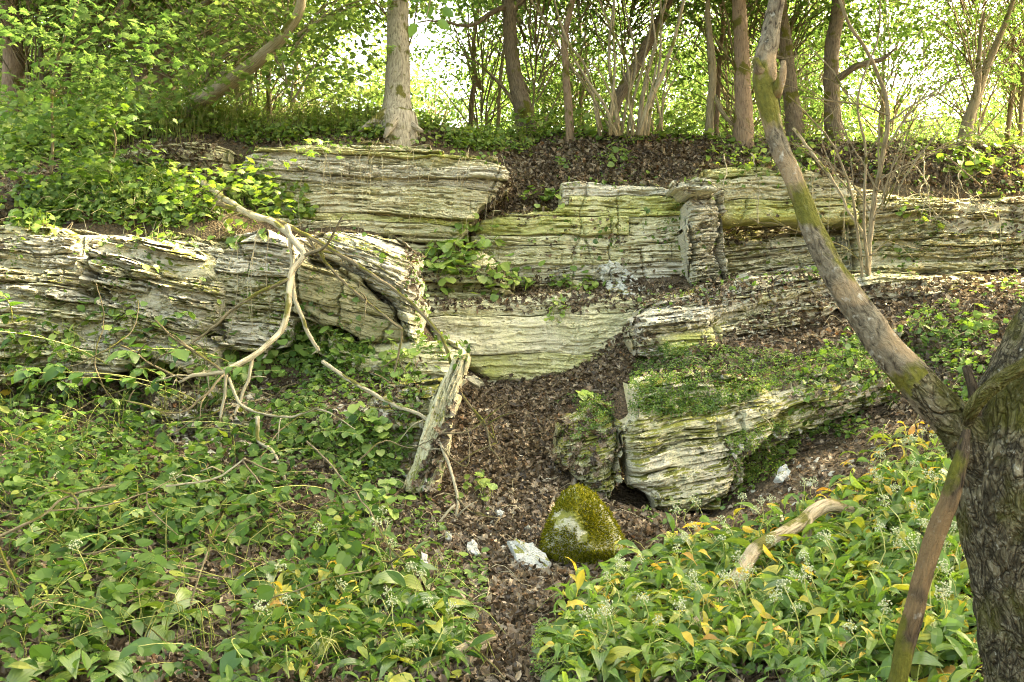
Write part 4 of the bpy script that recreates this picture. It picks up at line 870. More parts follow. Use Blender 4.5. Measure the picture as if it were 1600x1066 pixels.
br(fb, 'twig', zz([(395, 560), (388, 590), (378, 620), (366, 650)], 7.75, 7.6), 8, 6, 'twig_pale', 48)
br(fb, 'twig', zz([(402, 650), (404, 686), (424, 702), (440, 728), (448, 760), (452, 796)], 7.3, 7.0), 9, 6, 'twig_pale', 49)
br(fb, 'twig', zz([(350, 582), (300, 550), (270, 528), (245, 500)], 7.6, 7.4), 7, 4, 'twig_dark', 50)
br(fb, 'twig', zz([(285, 592), (240, 570), (215, 552), (190, 538)], 7.5, 7.2), 5, 3, 'twig_dark', 51)
br(fb, 'twig', zz([(350, 585), (320, 620), (280, 645), (200, 625)], 7.55, 7.2), 6, 3, 'twig_dark', 52)
lb = empty('dead_branch', at(330, 300, 9.9)); tag(lb, 'long thin dead branch arching from the left ledge down into the gully', 'dead branch')
br(lb, 'stem', [(340, 318, 9.6), (400, 336, 9.1), (470, 362, 8.5), (540, 402, 8.2), (600, 440, 8.0), (650, 482, 7.9), (688, 524, 7.8), (708, 572, 7.7), (720, 612, 7.6), (746, 652, 7.5), (776, 692, 7.5)], 11, 5, 'twig_dark', 53)
br(lb, 'twig', zz([(740, 640), (758, 665), (765, 700)], 7.5, 7.45), 6, 4, 'twig_dark', 54)
br(lb, 'twig', zz([(480, 372), (520, 422), (572, 470), (628, 515)], 8.4, 8.1), 7, 6, 'twig_dark', 55)
br(lb, 'twig', zz([(628, 515), (622, 560), (612, 600)], 8.1, 8.1), 6, 3, 'twig_dark', 56)
br(lb, 'twig', zz([(470, 375), (500, 392), (560, 404), (610, 430)], 8.45, 8.2), 5, 3, 'twig_dark', 57)
wb = empty('dead_branch', at(505, 565, 8.0)); tag(wb, 'whitish broken branch lying down the mossy mound to the upright slab', 'dead branch')
br(wb, 'stem', zz([(505, 565), (560, 600), (620, 634), (664, 656), (690, 704), (710, 756), (714, 806)], 8.0, 6.9), 9, 6, 'twig_pale', 58)
br(wb, 'twig', zz([(668, 660), (672, 690), (668, 704)], 7.4, 7.3), 6, 4, 'twig_pale', 59)
br(wb, 'twig', zz([(690, 676), (730, 674), (762, 650), (790, 630)], 7.3, 7.4), 4, 2, 'twig_dark', 60)
br(wb, 'twig', zz([(712, 790), (690, 815), (660, 840)], 6.9, 6.8), 6, 4, 'twig_pale', 61)
br(wb, 'twig', zz([(714, 780), (740, 802), (780, 810)], 6.9, 6.9), 5, 3, 'twig_dark', 62)
br(wb, 'twig', zz([(690, 700), (730, 730), (735, 690), (728, 672)], 7.2, 7.2), 3, 2, 'twig_dark', 63)
sticks = [('thin dark stem sloping down across the left herbs to the picture edge', 'twig_dark', zz([(-30, 800), (20, 910), (60, 972), (100, 1010), (140, 1042)], 4.6, 4.4), 9, 6),
          ('long greenish stem lying low across the lower left corner', 'twig_dark', zz([(130, 1052), (260, 1004), (380, 950), (520, 902), (580, 890)], 4.6, 5.0), 7, 3),
          ('forked pale twig lying among the lower left herbs', 'twig_pale', zz([(120, 868), (190, 856), (250, 864), (330, 842), (400, 802)], 5.4, 5.6), 6, 4),
          ('pale crooked twig above the lower left leaf litter', 'twig_pale', zz([(260, 760), (310, 752), (350, 738), (385, 712)], 6.2, 6.3), 7, 5),
          ('dark bent stem crossing the dense herbs at the far left', 'twig_dark', zz([(-20, 846), (60, 808), (110, 772), (180, 758)], 5.0, 5.3), 9, 6),
          ('thin dark stem rising to the right through the left herbs', 'twig_dark', zz([(70, 800), (150, 790), (230, 770), (300, 728)], 5.2, 5.6), 6, 3),
          ('straight slender green stick slanting down from the left mound into the gully', 'twig_dark', zz([(480, 690), (560, 775), (610, 850), (668, 905)], 6.4, 5.4), 6, 5),
          ('pale bent twig on the litter below the left mound', 'twig_pale', zz([(430, 740), (380, 720), (440, 790), (475, 800), (520, 790)], 6.3, 6.3), 6, 4),
          ('dark crooked twig low in the herbs left of the gully', 'twig_dark', zz([(290, 970), (310, 905), (330, 850), (352, 800)], 5.0, 5.4), 7, 4),
          ('thin stick lying beside the short brown log', 'twig_dark', zz([(726, 1000), (760, 1030), (790, 1064)], 4.7, 4.45), 7, 5)]
for i, (lab, mt, pts, w0, w1) in enumerate(sticks):
    r = empty('stick', at(*pts[0])); tag(r, lab, 'stick'); br(r, 'stem', pts, w0 * .72, w1 * .72, 'twig_dark' if i != 3 else mt, 70 + i)
    if i in (0, 2, 4, 5, 6, 8):
        q = pts[2]; br(r, 'twig', [q, (q[0] + random.uniform(-40, 50), q[1] + random.uniform(10, 40), q[2] - .05), (q[0] + random.uniform(-60, 80), q[1] + random.uniform(30, 70), q[2] - .1)], w1, 2, mt, 90 + i)
# mossy fallen limb on the right bank
mb = empty('fallen_limb', at(1300, 795, 6.0)); tag(mb, 'pale fallen limb with mossy knuckles arching through the right garlic patch', 'dead branch')
br(mb, 'stem', [(1345, 800, 6.2), (1308, 792, 6.0), (1278, 796, 5.9), (1252, 818, 5.8), (1222, 836, 5.7), (1184, 852, 5.6), (1165, 878, 5.5), (1138, 916, 5.3), (1110, 950, 5.1), (1070, 1000, 4.85), (1030, 1052, 4.6), (1010, 1085, 4.5)], 30, 30, 'log', 111, 20)
br(mb, 'prong', [(1262, 806, 5.85), (1258, 840, 5.75), (1256, 880, 5.7)], 22, 16, 'log', 112, 12)
def tufts(parent, name, P, Nn, n, size, rg=RNG):
    """moss: short pointed blades standing on a surface"""
    i = rg.integers(0, len(P), n); p = P[i] + rg.normal(0, .008, (n, 3)); nn = Nn[i]
    d = nn + rg.normal(0, .55, (n, 3)); d /= np.linalg.norm(d, axis=1)[:, None]
    a = rg.normal(size=(n, 3)); w = np.cross(a, d); w /= np.linalg.norm(w, axis=1)[:, None]
    L = (rg.uniform(.6, 1.3, n) * size)[:, None]
    V = np.stack([p - w * L * .28 - nn * .004, p + w * L * .28 - nn * .004, p + d * L], 1).reshape(-1, 3)
    if parent is not None: V = V - np.array(parent.matrix_world.translation if parent.parent is None else parent.parent.location)
    o = link(name, mesh(name, V, np.arange(3 * n).reshape(-1, 3), M['moss'], None, False), parent); return tag(o, kind='stuff')
_mp = []
for (x, y, Y, r) in [(1186, 848, 5.6, .05), (1170, 862, 5.55, .055), (1205, 842, 5.62, .045), (1225, 834, 5.68, .04), (1130, 925, 5.25, .05), (1095, 968, 5.0, .05), (1080, 985, 4.9, .05)]:
    c = at(x, y, Y)
    for _ in range(160):
        u = np.random.default_rng(len(_mp)).normal(size=3); u[2] = abs(u[2]) + .1; u /= np.linalg.norm(u); _mp.append(np.concatenate([c + u * np.array([r, r, r * .95]) , u]))
_mp = np.array(_mp); tufts(mb, 'moss', _mp[:, :3], _mp[:, 3:], 4200, .016)
lg = empty('short_log', at(710, 1020, 4.6)); tag(lg, 'short rotten brown log lying at the lower edge of the gully', 'log')
br(lg, 'stem', [(640, 1052, 4.5), (690, 1030, 4.6), (735, 1008, 4.7), (772, 992, 4.75)], 19, 22, 'log', 113, 16, .004)

# bare shrub on the right
bs = empty('bare_shrub', at(1354, 462, 10.4)); tag(bs, 'nearly leafless pale shrub of crossing twigs right of the leaning limb', 'shrub')
br(bs, 'stem', [(1354, 468, 10.4), (1358, 400, 10.35), (1364, 330, 10.3), (1378, 250, 10.2), (1388, 195, 10.1), (1384, 150, 10.1), (1360, 90, 10), (1325, 30, 9.9), (1300, -30, 9.9)], 13, 6, 'bark_hazel', 120)
br(bs, 'stem', [(1352, 466, 10.4), (1340, 380, 10.2), (1330, 300, 10.0), (1300, 225, 9.9), (1270, 190, 9.8), (1230, 150, 9.7)], 7, 3, 'bark_hazel', 121)
br(bs, 'stem', [(1358, 440, 10.35), (1350, 340, 10.1), (1352, 240, 10.0), (1340, 150, 9.9), (1370, 60, 9.9), (1376, -20, 9.9)], 7, 3, 'bark_hazel', 122)
_r = random.Random(9)
def twiggy(root, p, ang, L, w, Y, depth, mat, k=[200]):
    k[0] += 1; pts = [(p[0], p[1], Y)]; a = ang
    for i in range(3):
        a += _r.uniform(-.28, .28); q = pts[-1]; pts.append((q[0] + math.cos(a) * L / 3, q[1] - math.sin(a) * L / 3, q[2] + _r.uniform(-.05, .05)))
    br(root, 'twig', pts, w, max(1.0, w * .45), mat, k[0], 5, .02)
    if depth:
        for j in range(_r.choice([2, 2, 3])):
            q = pts[_r.choice([1, 2, 3])]; twiggy(root, q[:2], a + _r.uniform(-.9, .9), L * _r.uniform(.45, .8), max(1.3, w * .6), q[2], depth - 1, mat)
for p, a, L, w, Y in [((1386, 228), 1.0, 130, 4.5, 10.1), ((1390, 190), .7, 170, 5, 10.0), ((1372, 300), 2.3, 150, 4.5, 10.2), ((1360, 330), 2.0, 140, 4, 10.2), ((1364, 345), .8, 120, 4, 10.2), ((1388, 180), 2.6, 140, 4.5, 10), ((1376, 280), .4, 150, 4, 10.1), ((1355, 420), 2.2, 120, 3.5, 10.3), ((1360, 400), .9, 110, 3.5, 10.3), ((1330, 300), 2.4, 120, 3.5, 10.0), ((1345, 170), 2.2, 110, 3.5, 9.9), ((1400, 300), 1.2, 140, 4, 10.1)]:
    twiggy(bs, p, a, L, w * 1.1, Y, 2, 'bark_hazel')
for i in range(7):
    twiggy(bs, (1362 + _r.uniform(-12, 30), _r.uniform(170, 380)), _r.uniform(.9, 2.2), _r.uniform(120, 240), 3.6, 10.15, 1, 'bark_hazel')
ys = empty('dead_branch', at(1320, 330, 10.6)); tag(ys, 'yellowish dead branch slanting down the right cliff beside the bare shrub', 'dead branch')
br(ys, 'stem', [(1240, 200, 11.2), (1275, 248, 10.9), (1296, 276, 10.7), (1312, 300, 10.6), (1325, 330, 10.5), (1345, 360, 10.4), (1356, 390, 10.4)], 7, 5, 'log', 131)
for i in range(7):
    x0 = _r.choice([1130, 1180, 1230, 1265, 1420, 1450, 1500]) + _r.uniform(-10, 10); y0 = 250 + _r.uniform(-25, 30)
    r = empty('hanging_twig', at(x0, y0, 11.0)); tag(r, 'thin pale twig hanging over the right cliff edge', 'twig', 'thin twigs hanging over the right cliff edge')
    br(r, 'stem', [(x0, y0, 11.2), (x0 + _r.uniform(-30, 30), y0 + 40, 10.9), (x0 + _r.uniform(-50, 50), y0 + 80 + _r.uniform(0, 40), 10.75)], 3, 2, 'twig_pale', 300 + i, 5, .04)
r = empty('hanging_twig', at(1470, 240, 11.2)); tag(r, 'orange brown bent root loop on the litter slope at right', 'twig'); br(r, 'stem', [(1478, 245, 11.3), (1500, 262, 11.1), (1520, 278, 11.0), (1532, 290, 11.0)], 3.5, 3, 'bark_brown', 310, 5)

# ------------------------------------------------------------------ loose stones
def boulder(name, label, cat, sil, Y, mat, base_px=None, depth=.8, seed=0, n=44, rgh=.05, facets=0):
    """a stone whose outline from the photographer is SIL (photo pixels), rounded in depth"""
    sil = np.asarray(sil, float); c = sil.mean(0); ang = np.arctan2(-(sil[:, 1] - c[1]), sil[:, 0] - c[0]); r = np.hypot(sil[:, 0] - c[0], sil[:, 1] - c[1])
    o = np.argsort(ang); ang, r = ang[o], r[o]; s = Y / F
    th = np.linspace(-np.pi, np.pi, n, endpoint=False); R = np.interp(th, np.r_[ang - 2 * np.pi, ang, ang + 2 * np.pi], np.r_[r, r, r]) * s
    ph = np.linspace(-np.pi / 2, np.pi / 2, n // 2); C = at(c[0], c[1], Y)
    prof = np.cos(ph) ** .6; dz = np.sin(ph) * R.mean() * depth
    X = C[0] + R[None] * np.cos(th)[None] * prof[:, None]; Z = C[2] + R[None] * np.sin(th)[None] * prof[:, None]; Yc = C[1] + dz[:, None] * np.ones(n)[None] + (Z - C[2]) * .35
    V = np.stack([X, Yc, Z], -1); d = V - C
    V = C + d * (1 + rgh * 1.6 * fbm(V[..., 0] * 5, V[..., 1] * 5, V[..., 2] * 5, seed, 3) + rgh * .6 * fbm(V[..., 0] * 22, V[..., 1] * 22, V[..., 2] * 22, seed, 3))[..., None]
    if facets:
        rgb = np.random.default_rng(seed + 50); dd = V - C; L = np.linalg.norm(dd, axis=-1); uu = dd / (L[..., None] + 1e-9)
        for _ in range(facets):
            q = rgb.normal(size=3); q[1] = -abs(q[1]) - .25; q /= np.linalg.norm(q); hh = rgb.uniform(.70, .86) * (dd @ q).max(); k_ = uu @ q
            L = np.where(k_ > .15, np.minimum(L, hh / np.maximum(k_, .15)), L)
        V = C + uu * (L * (1 + .035 * fbm(uu[..., 0] * 4, uu[..., 1] * 4, uu[..., 2] * 4, seed + 9, 4)))[..., None]
    V = V.reshape(-1, 3); i = np.arange(len(ph) - 1)[:, None] * n; j = np.arange(n)[None]
    Q = np.stack([i + j, i + (j + 1) % n, i + n + (j + 1) % n, i + n + j], -1).reshape(-1, 4)
    o = link(name, mesh(name, V - C, Q, M[mat], V[:, [0, 2]], True), None, C); tag(o, label, cat)
    return o, V, C
mo, mv, mc = boulder('mossy_boulder', 'rounded boulder thickly covered in yellow green moss at the foot of the gully', 'boulder',
        [(846, 872), (849, 845), (858, 820), (870, 796), (884, 772), (902, 761), (922, 766), (940, 788), (956, 812), (970, 842), (972, 868), (945, 884), (900, 892), (858, 888)], 6.5, 'rock_moss', depth=.75, seed=4, n=110, rgh=.04, facets=11)
_n = mv - mc; _n /= np.linalg.norm(_n, axis=1)[:, None]
_k = (fbm(mv[:, 0] * 9, mv[:, 1] * 9, mv[:, 2] * 9, 8, 3) + .25 * fbm(mv[:, 0] * 40, mv[:, 1] * 40, mv[:, 2] * 40, 9, 2) > -.20) & (mv[:, 1] < mc[1] + .3)
o = tufts(None, 'moss', mv[_k], _n[_k], 26000, .016); o.data.transform(Matrix.Translation(-Vector(mc))); o.parent = mo
def slabstone(name, label, outline, th, seed, mat='rock_white', Y=None, up=None):
    pts = []
    for px, py in outline:
        h = hit(px, py); pts.append(np.array(h[0]))
    pts = np.array(pts); c = pts.mean(0); nrm = np.array([.05, -.78, .62]); nrm /= np.linalg.norm(nrm)
    eye = np.array([0, 0, EYE]); dv = np.array([at(px, py, 1.0) - eye for px, py in outline]); c = c + np.array([0, -.13, .03])
    flat = eye + dv * (((c - eye) @ nrm) / (dv @ nrm))[:, None]
    fin = []
    for a, b in zip(flat, np.roll(flat, -1, 0)):
        for t in (0, .33, .66): fin.append(a + (b - a) * t + np.random.default_rng(len(fin) + seed).normal(0, .006, 3))
    fin = np.array(fin); m = len(fin); rings = [(1.0, -.02), (1.02, th * .2), (1.0, th * .75), (.95, th), (.7, th * 1.03), (.35, th * .97)]
    V = np.vstack([c + (fin - c) * q + nrm * w for q, w in rings] + [[c + nrm * th]])
    V = V + th * .35 * fbm(V[:, 0] * 14, V[:, 1] * 14, V[:, 2] * 14, seed, 3)[:, None] * nrm
    Q = [np.stack([k * m + np.arange(m), k * m + (np.arange(m) + 1) % m, (k + 1) * m + (np.arange(m) + 1) % m, (k + 1) * m + np.arange(m)], -1) for k in range(len(rings) - 1)]
    k = (len(rings) - 1) * m; T = np.stack([k + np.arange(m), k + (np.arange(m) + 1) % m, np.full(m, len(V) - 1)], -1)
    o = link(name, mesh(name, V - c, [np.vstack(Q), T], M[mat], V[:, :2], False), None, c); return tag(o, label, 'stone')
M['stone_white'] = rock_mat('white_stone', (.52, .52, .47), (.42, .42, .37), (.36, .36, .29), .3, .9, .05, .2)
slabstone('flat_stone', 'large flat white stone tilted on the litter beside the mossy boulder', [(792, 850), (806, 847), (832, 852), (850, 866), (858, 884), (852, 897), (826, 900), (808, 880)], .05, 1, 'stone_white')
slabstone('white_stone', 'small white stone left of the large flat white stone', [(730, 850), (742, 846), (748, 856), (754, 872), (742, 868), (730, 864)], .03, 2, 'stone_white')
slabstone('white_stone', 'small upright white stone on the litter left of the gully floor', [(656, 868), (666, 866), (670, 880), (668, 894), (658, 890)], .03, 3, 'stone_white')
slabstone('white_stone', 'upright whitish stone on the slope right of the big fallen block', [(1210, 752), (1216, 734), (1226, 728), (1230, 742), (1222, 760)], .05, 4, 'stone_white')
slabstone('white_stone', 'small white chip above the flat white stone', [(775, 798), (783, 796), (788, 804), (780, 808)], .025, 5, 'stone_white')
slabstone('white_stone', 'thin white chip on the litter up and left of the large flat white stone', [(694, 832), (704, 830), (706, 842), (698, 844)], .02, 6, 'stone_white')

slabstone('fallen_plate', 'dark grey stone plate lying in the litter behind the upright slab', [(728, 588), (742, 590), (756, 600), (748, 606), (730, 598)], .03, 8, 'rock_grey')
CHIP = [(np.array([(-.5, -.3, 0), (.45, -.4, .05), (.5, .25, 0), (-.1, .5, .06), (-.35, -.2, .22), (.3, -.25, .25), (.3, .15, .2), (-.1, .3, .26)], float),
         np.array([(0, 1, 5), (0, 5, 4), (1, 2, 6), (1, 6, 5), (2, 3, 7), (2, 7, 6), (3, 0, 4), (3, 4, 7), (4, 5, 6), (4, 6, 7)]))]
M['chip'] = rock_mat('stone_chip', (.46, .44, .36), (.34, .32, .25), (.30, .30, .2), .3, .5, 0, .4)
strew('rubble', [(620, 780), (700, 680), (760, 620), (960, 600), (900, 740), (960, 880), (760, 960), (600, 900)], 130, (.02, .07), CHIP, 'chip', .6, .0)
strew('rubble', [(0, 560), (360, 560), (520, 660), (440, 760), (0, 640)], 160, (.03, .10), CHIP, 'chip', .6, .0)
strew('rubble', [(1000, 450), (1600, 430), (1600, 620), (1200, 600), (1000, 590)], 260, (.02, .08), CHIP, 'chip', .6, .0)
strew('rubble', [(925, 415), (965, 410), (1000, 445), (1000, 466), (960, 460)], 120, (.03, .09), CHIP, 'stone_white', .6, .01)
strew('rubble', [(480, 560), (700, 570), (640, 760), (520, 740)], 160, (.02, .07), CHIP, 'chip', .6, .0)
strew('rubble', [(1130, 700), (1300, 650), (1400, 700), (1250, 790), (1130, 800)], 70, (.02, .07), CHIP, 'chip', .6, .0)
# ------------------------------------------------------------------ wild garlic
def garlic_leaf(th0, arch, W, fold, twist, n=8):
    t = np.linspace(0, 1, n); th = th0 - arch * t ** 1.3
    y = np.concatenate([[0], np.cumsum(np.cos(th[:-1]) / (n - 1))]); z = np.concatenate([[0], np.cumsum(np.sin(th[:-1]) / (n - 1))])
    w = np.maximum(.016, W * np.sin(np.pi * np.clip((t - .22) / .79, 0, 1) ** .85)); w[-1] = .004
    tw = twist * t
    V = np.stack([np.stack([-w * np.cos(tw), y - 0 * w, z + fold * w - w * np.sin(tw)], -1), np.stack([0 * w, y, z - .0 * w], -1), np.stack([w * np.cos(tw), y, z + fold * w + w * np.sin(tw)], -1)], 1).reshape(-1, 3)
    V[:, 0] += np.repeat(.12 * twist * t * t, 3)
    Q = []
    for i in range(n - 1):
        for j in (0, 1): Q.append((i * 3 + j, i * 3 + j + 1, i * 3 + j + 4, i * 3 + j + 3))
    uv = np.stack([np.tile([0, .5, 1], n), np.repeat(t, 3)], -1)
    return V, np.array(Q), uv
GL = []
for i in range(9):
    V, Q, uv = garlic_leaf(random.uniform(.5, 1.15), random.uniform(1.2, 2.4), random.uniform(.09, .15), random.uniform(.15, .5), random.uniform(-.7, .7))
    GL.append({m: mesh('leaf', V, Q, M[m], uv, True) for m in ('leaf_garlic', 'leaf_lime', 'leaf_yellow')})
def umbel_mesh(seed):
    rg = np.random.default_rng(seed); parts = []
    for i in range(34):
        u = rg.normal(size=3); u[2] = u[2] * .8 + .35; u /= np.linalg.norm(u); e = u * rg.uniform(.75, 1.05)
        a = np.cross(u, [.3, .5, .8]); a /= np.linalg.norm(a); b = np.cross(u, a)
        V = [(0, 0, 0) + a * .03, (0, 0, 0) - a * .03, e]
        s = .15; O = [e + a * s, e + b * s, e - a * s, e - b * s, e + u * s * 1.1, e - u * s * .7]
        parts.append((np.array(V + O), np.array([(0, 1, 2), (3, 4, 7), (4, 5, 7), (5, 6, 7), (6, 3, 7), (4, 3, 8), (5, 4, 8), (6, 5, 8), (3, 6, 8)]), None))
    V, Fs, _ = join(parts); return mesh('flower_head', V, Fs, M['umbel'], None, False)
UMB = [umbel_mesh(i) for i in range(4)]
STK = []
for i in range(4):
    V, Fs, uv = tube([(0, 0, 0), (.02, .05, .35), (random.uniform(-.12, .12), random.uniform(0, .25), .7), (random.uniform(-.2, .2), random.uniform(.1, .4), 1)], [.011, .009, .007, .006], 5, .12)
    STK.append((mesh('flower_stalk', V, Fs, M['straw'], uv), V[-2]))
def garlic(p, sz, nl, mix, label, group, flower, rg):
    root = empty('wild_garlic', p, None); tag(root, label, 'plant', group); root.rotation_euler = (0, 0, 0)
    a0 = rg.uniform(0, 6.28)
    for i in range(nl):
        u = rg.random(); m = 'leaf_yellow' if u < mix[0] else 'leaf_lime' if u < mix[0] + mix[1] else 'leaf_garlic'
        o = link('leaf', rg.choice(GL)[m], root)
        s = sz * rg.uniform(.75, 1.2)
        az = a0 + i * 2.4 + rg.uniform(-.5, .5)
        o.rotation_euler = (rg.uniform(-.75, .15) - (.5 if m == 'leaf_yellow' else 0), rg.uniform(-.25, .25), az); o.scale = (s, s, s)
        o.location = (rg.uniform(-.02, .02), rg.uniform(-.02, .02), -.01)
    if flower:
        st, e = rg.choice(STK); s = sz * rg.uniform(.8, 1.25); az = rg.uniform(0, 6.28)
        o = link('flower_stalk', st, root); o.scale = (s, s, s); o.rotation_euler = (0, 0, az)
        h = link('flower_head', rg.choice(UMB), root); q = Matrix.Rotation(az, 3, 'Z') @ Vector(e) * s
        h.location = q; k = rg.uniform(.024, .034); h.scale = (k, k, k); h.rotation_euler = (rg.uniform(-.4, .4), rg.uniform(-.4, .4), az)
rg = random.Random(21)
def garlic_patch(poly, n, sz, nl, mix, label, group, fl, clump=0.0):
    P, Nn = sample(poly, n, np.random.default_rng(n + 5), clump, 110, .25, n)
    for p in P: garlic(p, rg.uniform(*sz), rg.choice(nl), mix, label, group, rg.random() < fl, rg)
garlic_patch([(880, 1066), (866, 1000), (900, 940), (1000, 880), (1070, 850), (1180, 836), (1290, 800), (1380, 740), (1480, 700), (1500, 1066)], 185, (.22, .34), [7, 8, 8, 9], (.34, .22), 'wild garlic with green and yellowing leaves in the dense patch on the right bank', 'wild garlic on the right bank', .36)
garlic_patch([(1300, 790), (1310, 740), (1380, 690), (1470, 660), (1500, 720), (1480, 800), (1350, 800)], 24, (.19, .26), [4, 5, 6], (.50, .28), 'mostly yellow wilted wild garlic behind the dead pole on the right slope', 'wilted wild garlic on the right slope', .4)
garlic_patch([(590, 1066), (560, 960), (590, 870), (660, 890), (730, 960), (745, 1066)], 28, (.24, .36), [6, 7, 8], (.07, .12), 'green wild garlic with long arching leaves around the short log', 'wild garlic around the short log', .4)
garlic_patch([(330, 1066), (350, 960), (440, 850), (560, 800), (600, 870), (560, 960), (600, 1066)], 38, (.22, .34), [6, 7, 7], (.20, .16), 'wild garlic with some yellow leaves left of the gully foot', 'wild garlic left of the gully foot', .28, .0)
garlic_patch([(0, 560), (60, 560), (150, 640), (260, 700), (400, 740), (440, 830), (300, 880), (150, 820), (0, 860)], 34, (.24, .36), [5, 6, 7], (.04, .08), 'green wild garlic under the left outcrop', 'wild garlic under the left outcrop', .2)
garlic_patch([(0, 860), (300, 880), (340, 1066), (0, 1066)], 14, (.26, .38), [5, 6], (.03, .06), 'broad leaved wild garlic in the lower left corner', 'wild garlic in the lower left corner', .2)
def stray(px, py, sz, nl, mix, label, fl):
    h = hit(px, py)
    if h: garlic(h[0], sz, nl, mix, label, None, fl, rg)
stray(1320, 620, .16, 4, (.0, .3), 'lone wild garlic on the moss beneath the leaning limb', False)
# pale fallen flower stalks lying over the right bank
def strands(name, poly, n, L, w, mat, seed, up=(.02, .12), minz=-1.0, droop=.3, vert=False):
    rg_ = np.random.default_rng(seed); P, Nn = sample(poly, n, rg_, 0, 90, minz, seed); parts = []
    for p in P:
        l = rg_.uniform(*L); a = rg_.uniform(0, 6.28); h = rg_.uniform(*up)
        d = np.array([math.cos(a), math.sin(a), 0])
        if vert: q = [p, p + d * l * .06 + [0, 0, l * .5], p + d * l * droop + [0, 0, l * (.95 - droop * .4)]]
        else: q = [p + [0, 0, h * .2], p + d * l * .5 + [0, 0, h + .05], p + d * l + [0, 0, h * .3]]
        q = np.array(q) + rg_.normal(0, .012, (3, 3)); parts.append(tube(q, [w, w * .9, w * .5], 3, l / 5, 0, 0, 0, 8, False))
    V, Fs, uv = join(parts); return tag(link(name, mesh(name, V, Fs, M[mat], uv), None), kind='stuff')
strands('flower_stalks', [(900, 1066), (880, 960), (1070, 860), (1290, 800), (1400, 690), (1500, 680), (1500, 1066)], 300, (.15, .38), .0027, 'straw', 5)
strands('flower_stalks', [(400, 1066), (400, 880), (560, 800), (720, 940), (740, 1066)], 110, (.12, .3), .003, 'straw', 6)

# ------------------------------------------------------------------ leafy shoots on the left
def shoot_leaf(bend):
    n = 5; t = np.linspace(0, 1, n); w = np.array([.03, .30, .36, .24, .01]); z = -bend * t * t
    V = np.stack([np.stack([-w, t, z + .10 * w * 2], -1), np.stack([0 * w, t, z], -1), np.stack([w, t, z + .10 * w * 2], -1)], 1).reshape(-1, 3)
    Q = [(i * 3 + j, i * 3 + j + 1, i * 3 + j + 4, i * 3 + j + 3) for i in range(n - 1) for j in (0, 1)]
    return mesh('leaf', V, np.array(Q), M['leaf_shoot'], np.stack([np.tile([0, .5, 1], n), np.repeat(t, 3)], -1), True)
SL = [shoot_leaf(b) for b in (.05, .2, .35, .5)]
SHOOT = []
for i in range(6):
    L = random.uniform(.5, .95); s = np.linspace(0, 1, 9); a = random.uniform(.6, 1.25)
    C = np.stack([.05 * np.sin(s * 5 + i) * L, L * (s * math.cos(a) + .35 * s * s), L * (s * math.sin(a) - .38 * s * s)], -1)
    V, Fs, uv = tube(C, [.0045, .004, .0035, .003, .003, .0025, .002, .002, .0015], 5, .06)
    lv = []
    for k in range(2, 9):
        for sd2 in (-1, 1):
            if random.random() < .12: continue
            lv.append((C[k] + 0, sd2 * random.uniform(.7, 1.35), random.uniform(-.45, .15), random.uniform(.055, .095), random.choice(SL)))
    lv.append((C[8], 0, -.4, .07, SL[1])); SHOOT.append((mesh('stem', V, Fs, M['straw'], uv), lv))
def shoot(p, az, sc, label, group, rg):
    st, lv = rg.choice(SHOOT); root = empty('leafy_shoot', p); tag(root, label, 'plant', group); root.rotation_euler = (0, 0, az); root.scale = (sc,) * 3
    link('stem', st, root)
    for c, yaw, til, s, me in lv:
        o = link('leaf', me, root); o.location = c; s *= rg.uniform(.6, 1.4); o.scale = (s,) * 3; o.rotation_euler = (til + rg.uniform(-.3, .3), rg.uniform(-.35, .35), yaw + rg.uniform(-.2, .2))
for poly, n, lab, grp in [([(0, 640), (200, 640), (330, 760), (300, 860), (0, 900)], 26, 'leafy shoot with paired oval leaves on the left bank under the outcrop', 'leafy shoots on the left bank'),
                          ([(0, 860), (250, 880), (380, 960), (380, 1066), (0, 1066)], 30, 'leafy shoot with paired oval leaves in the lower left foreground', 'leafy shoots in the lower left foreground'),
                          ([(0, 500), (120, 520), (330, 560), (420, 600), (330, 680), (0, 640)], 46, 'tall leafy shoot with paired oval leaves in front of the left outcrop foot', 'tall leafy shoots in front of the left outcrop'),
                          ([(200, 600), (400, 620), (540, 680), (600, 760), (480, 830), (330, 760)], 22, 'leafy shoot with paired oval leaves among the hanging branch twigs', 'leafy shoots among the hanging branch twigs')]:
    P, Nn = sample(poly, n, np.random.default_rng(n), 0)
    for p in P: shoot(p, rg.uniform(0, 6.28), rg.uniform(.65, 1.05) * (1.55 if 'tall' in lab else 1), lab, grp, rg)

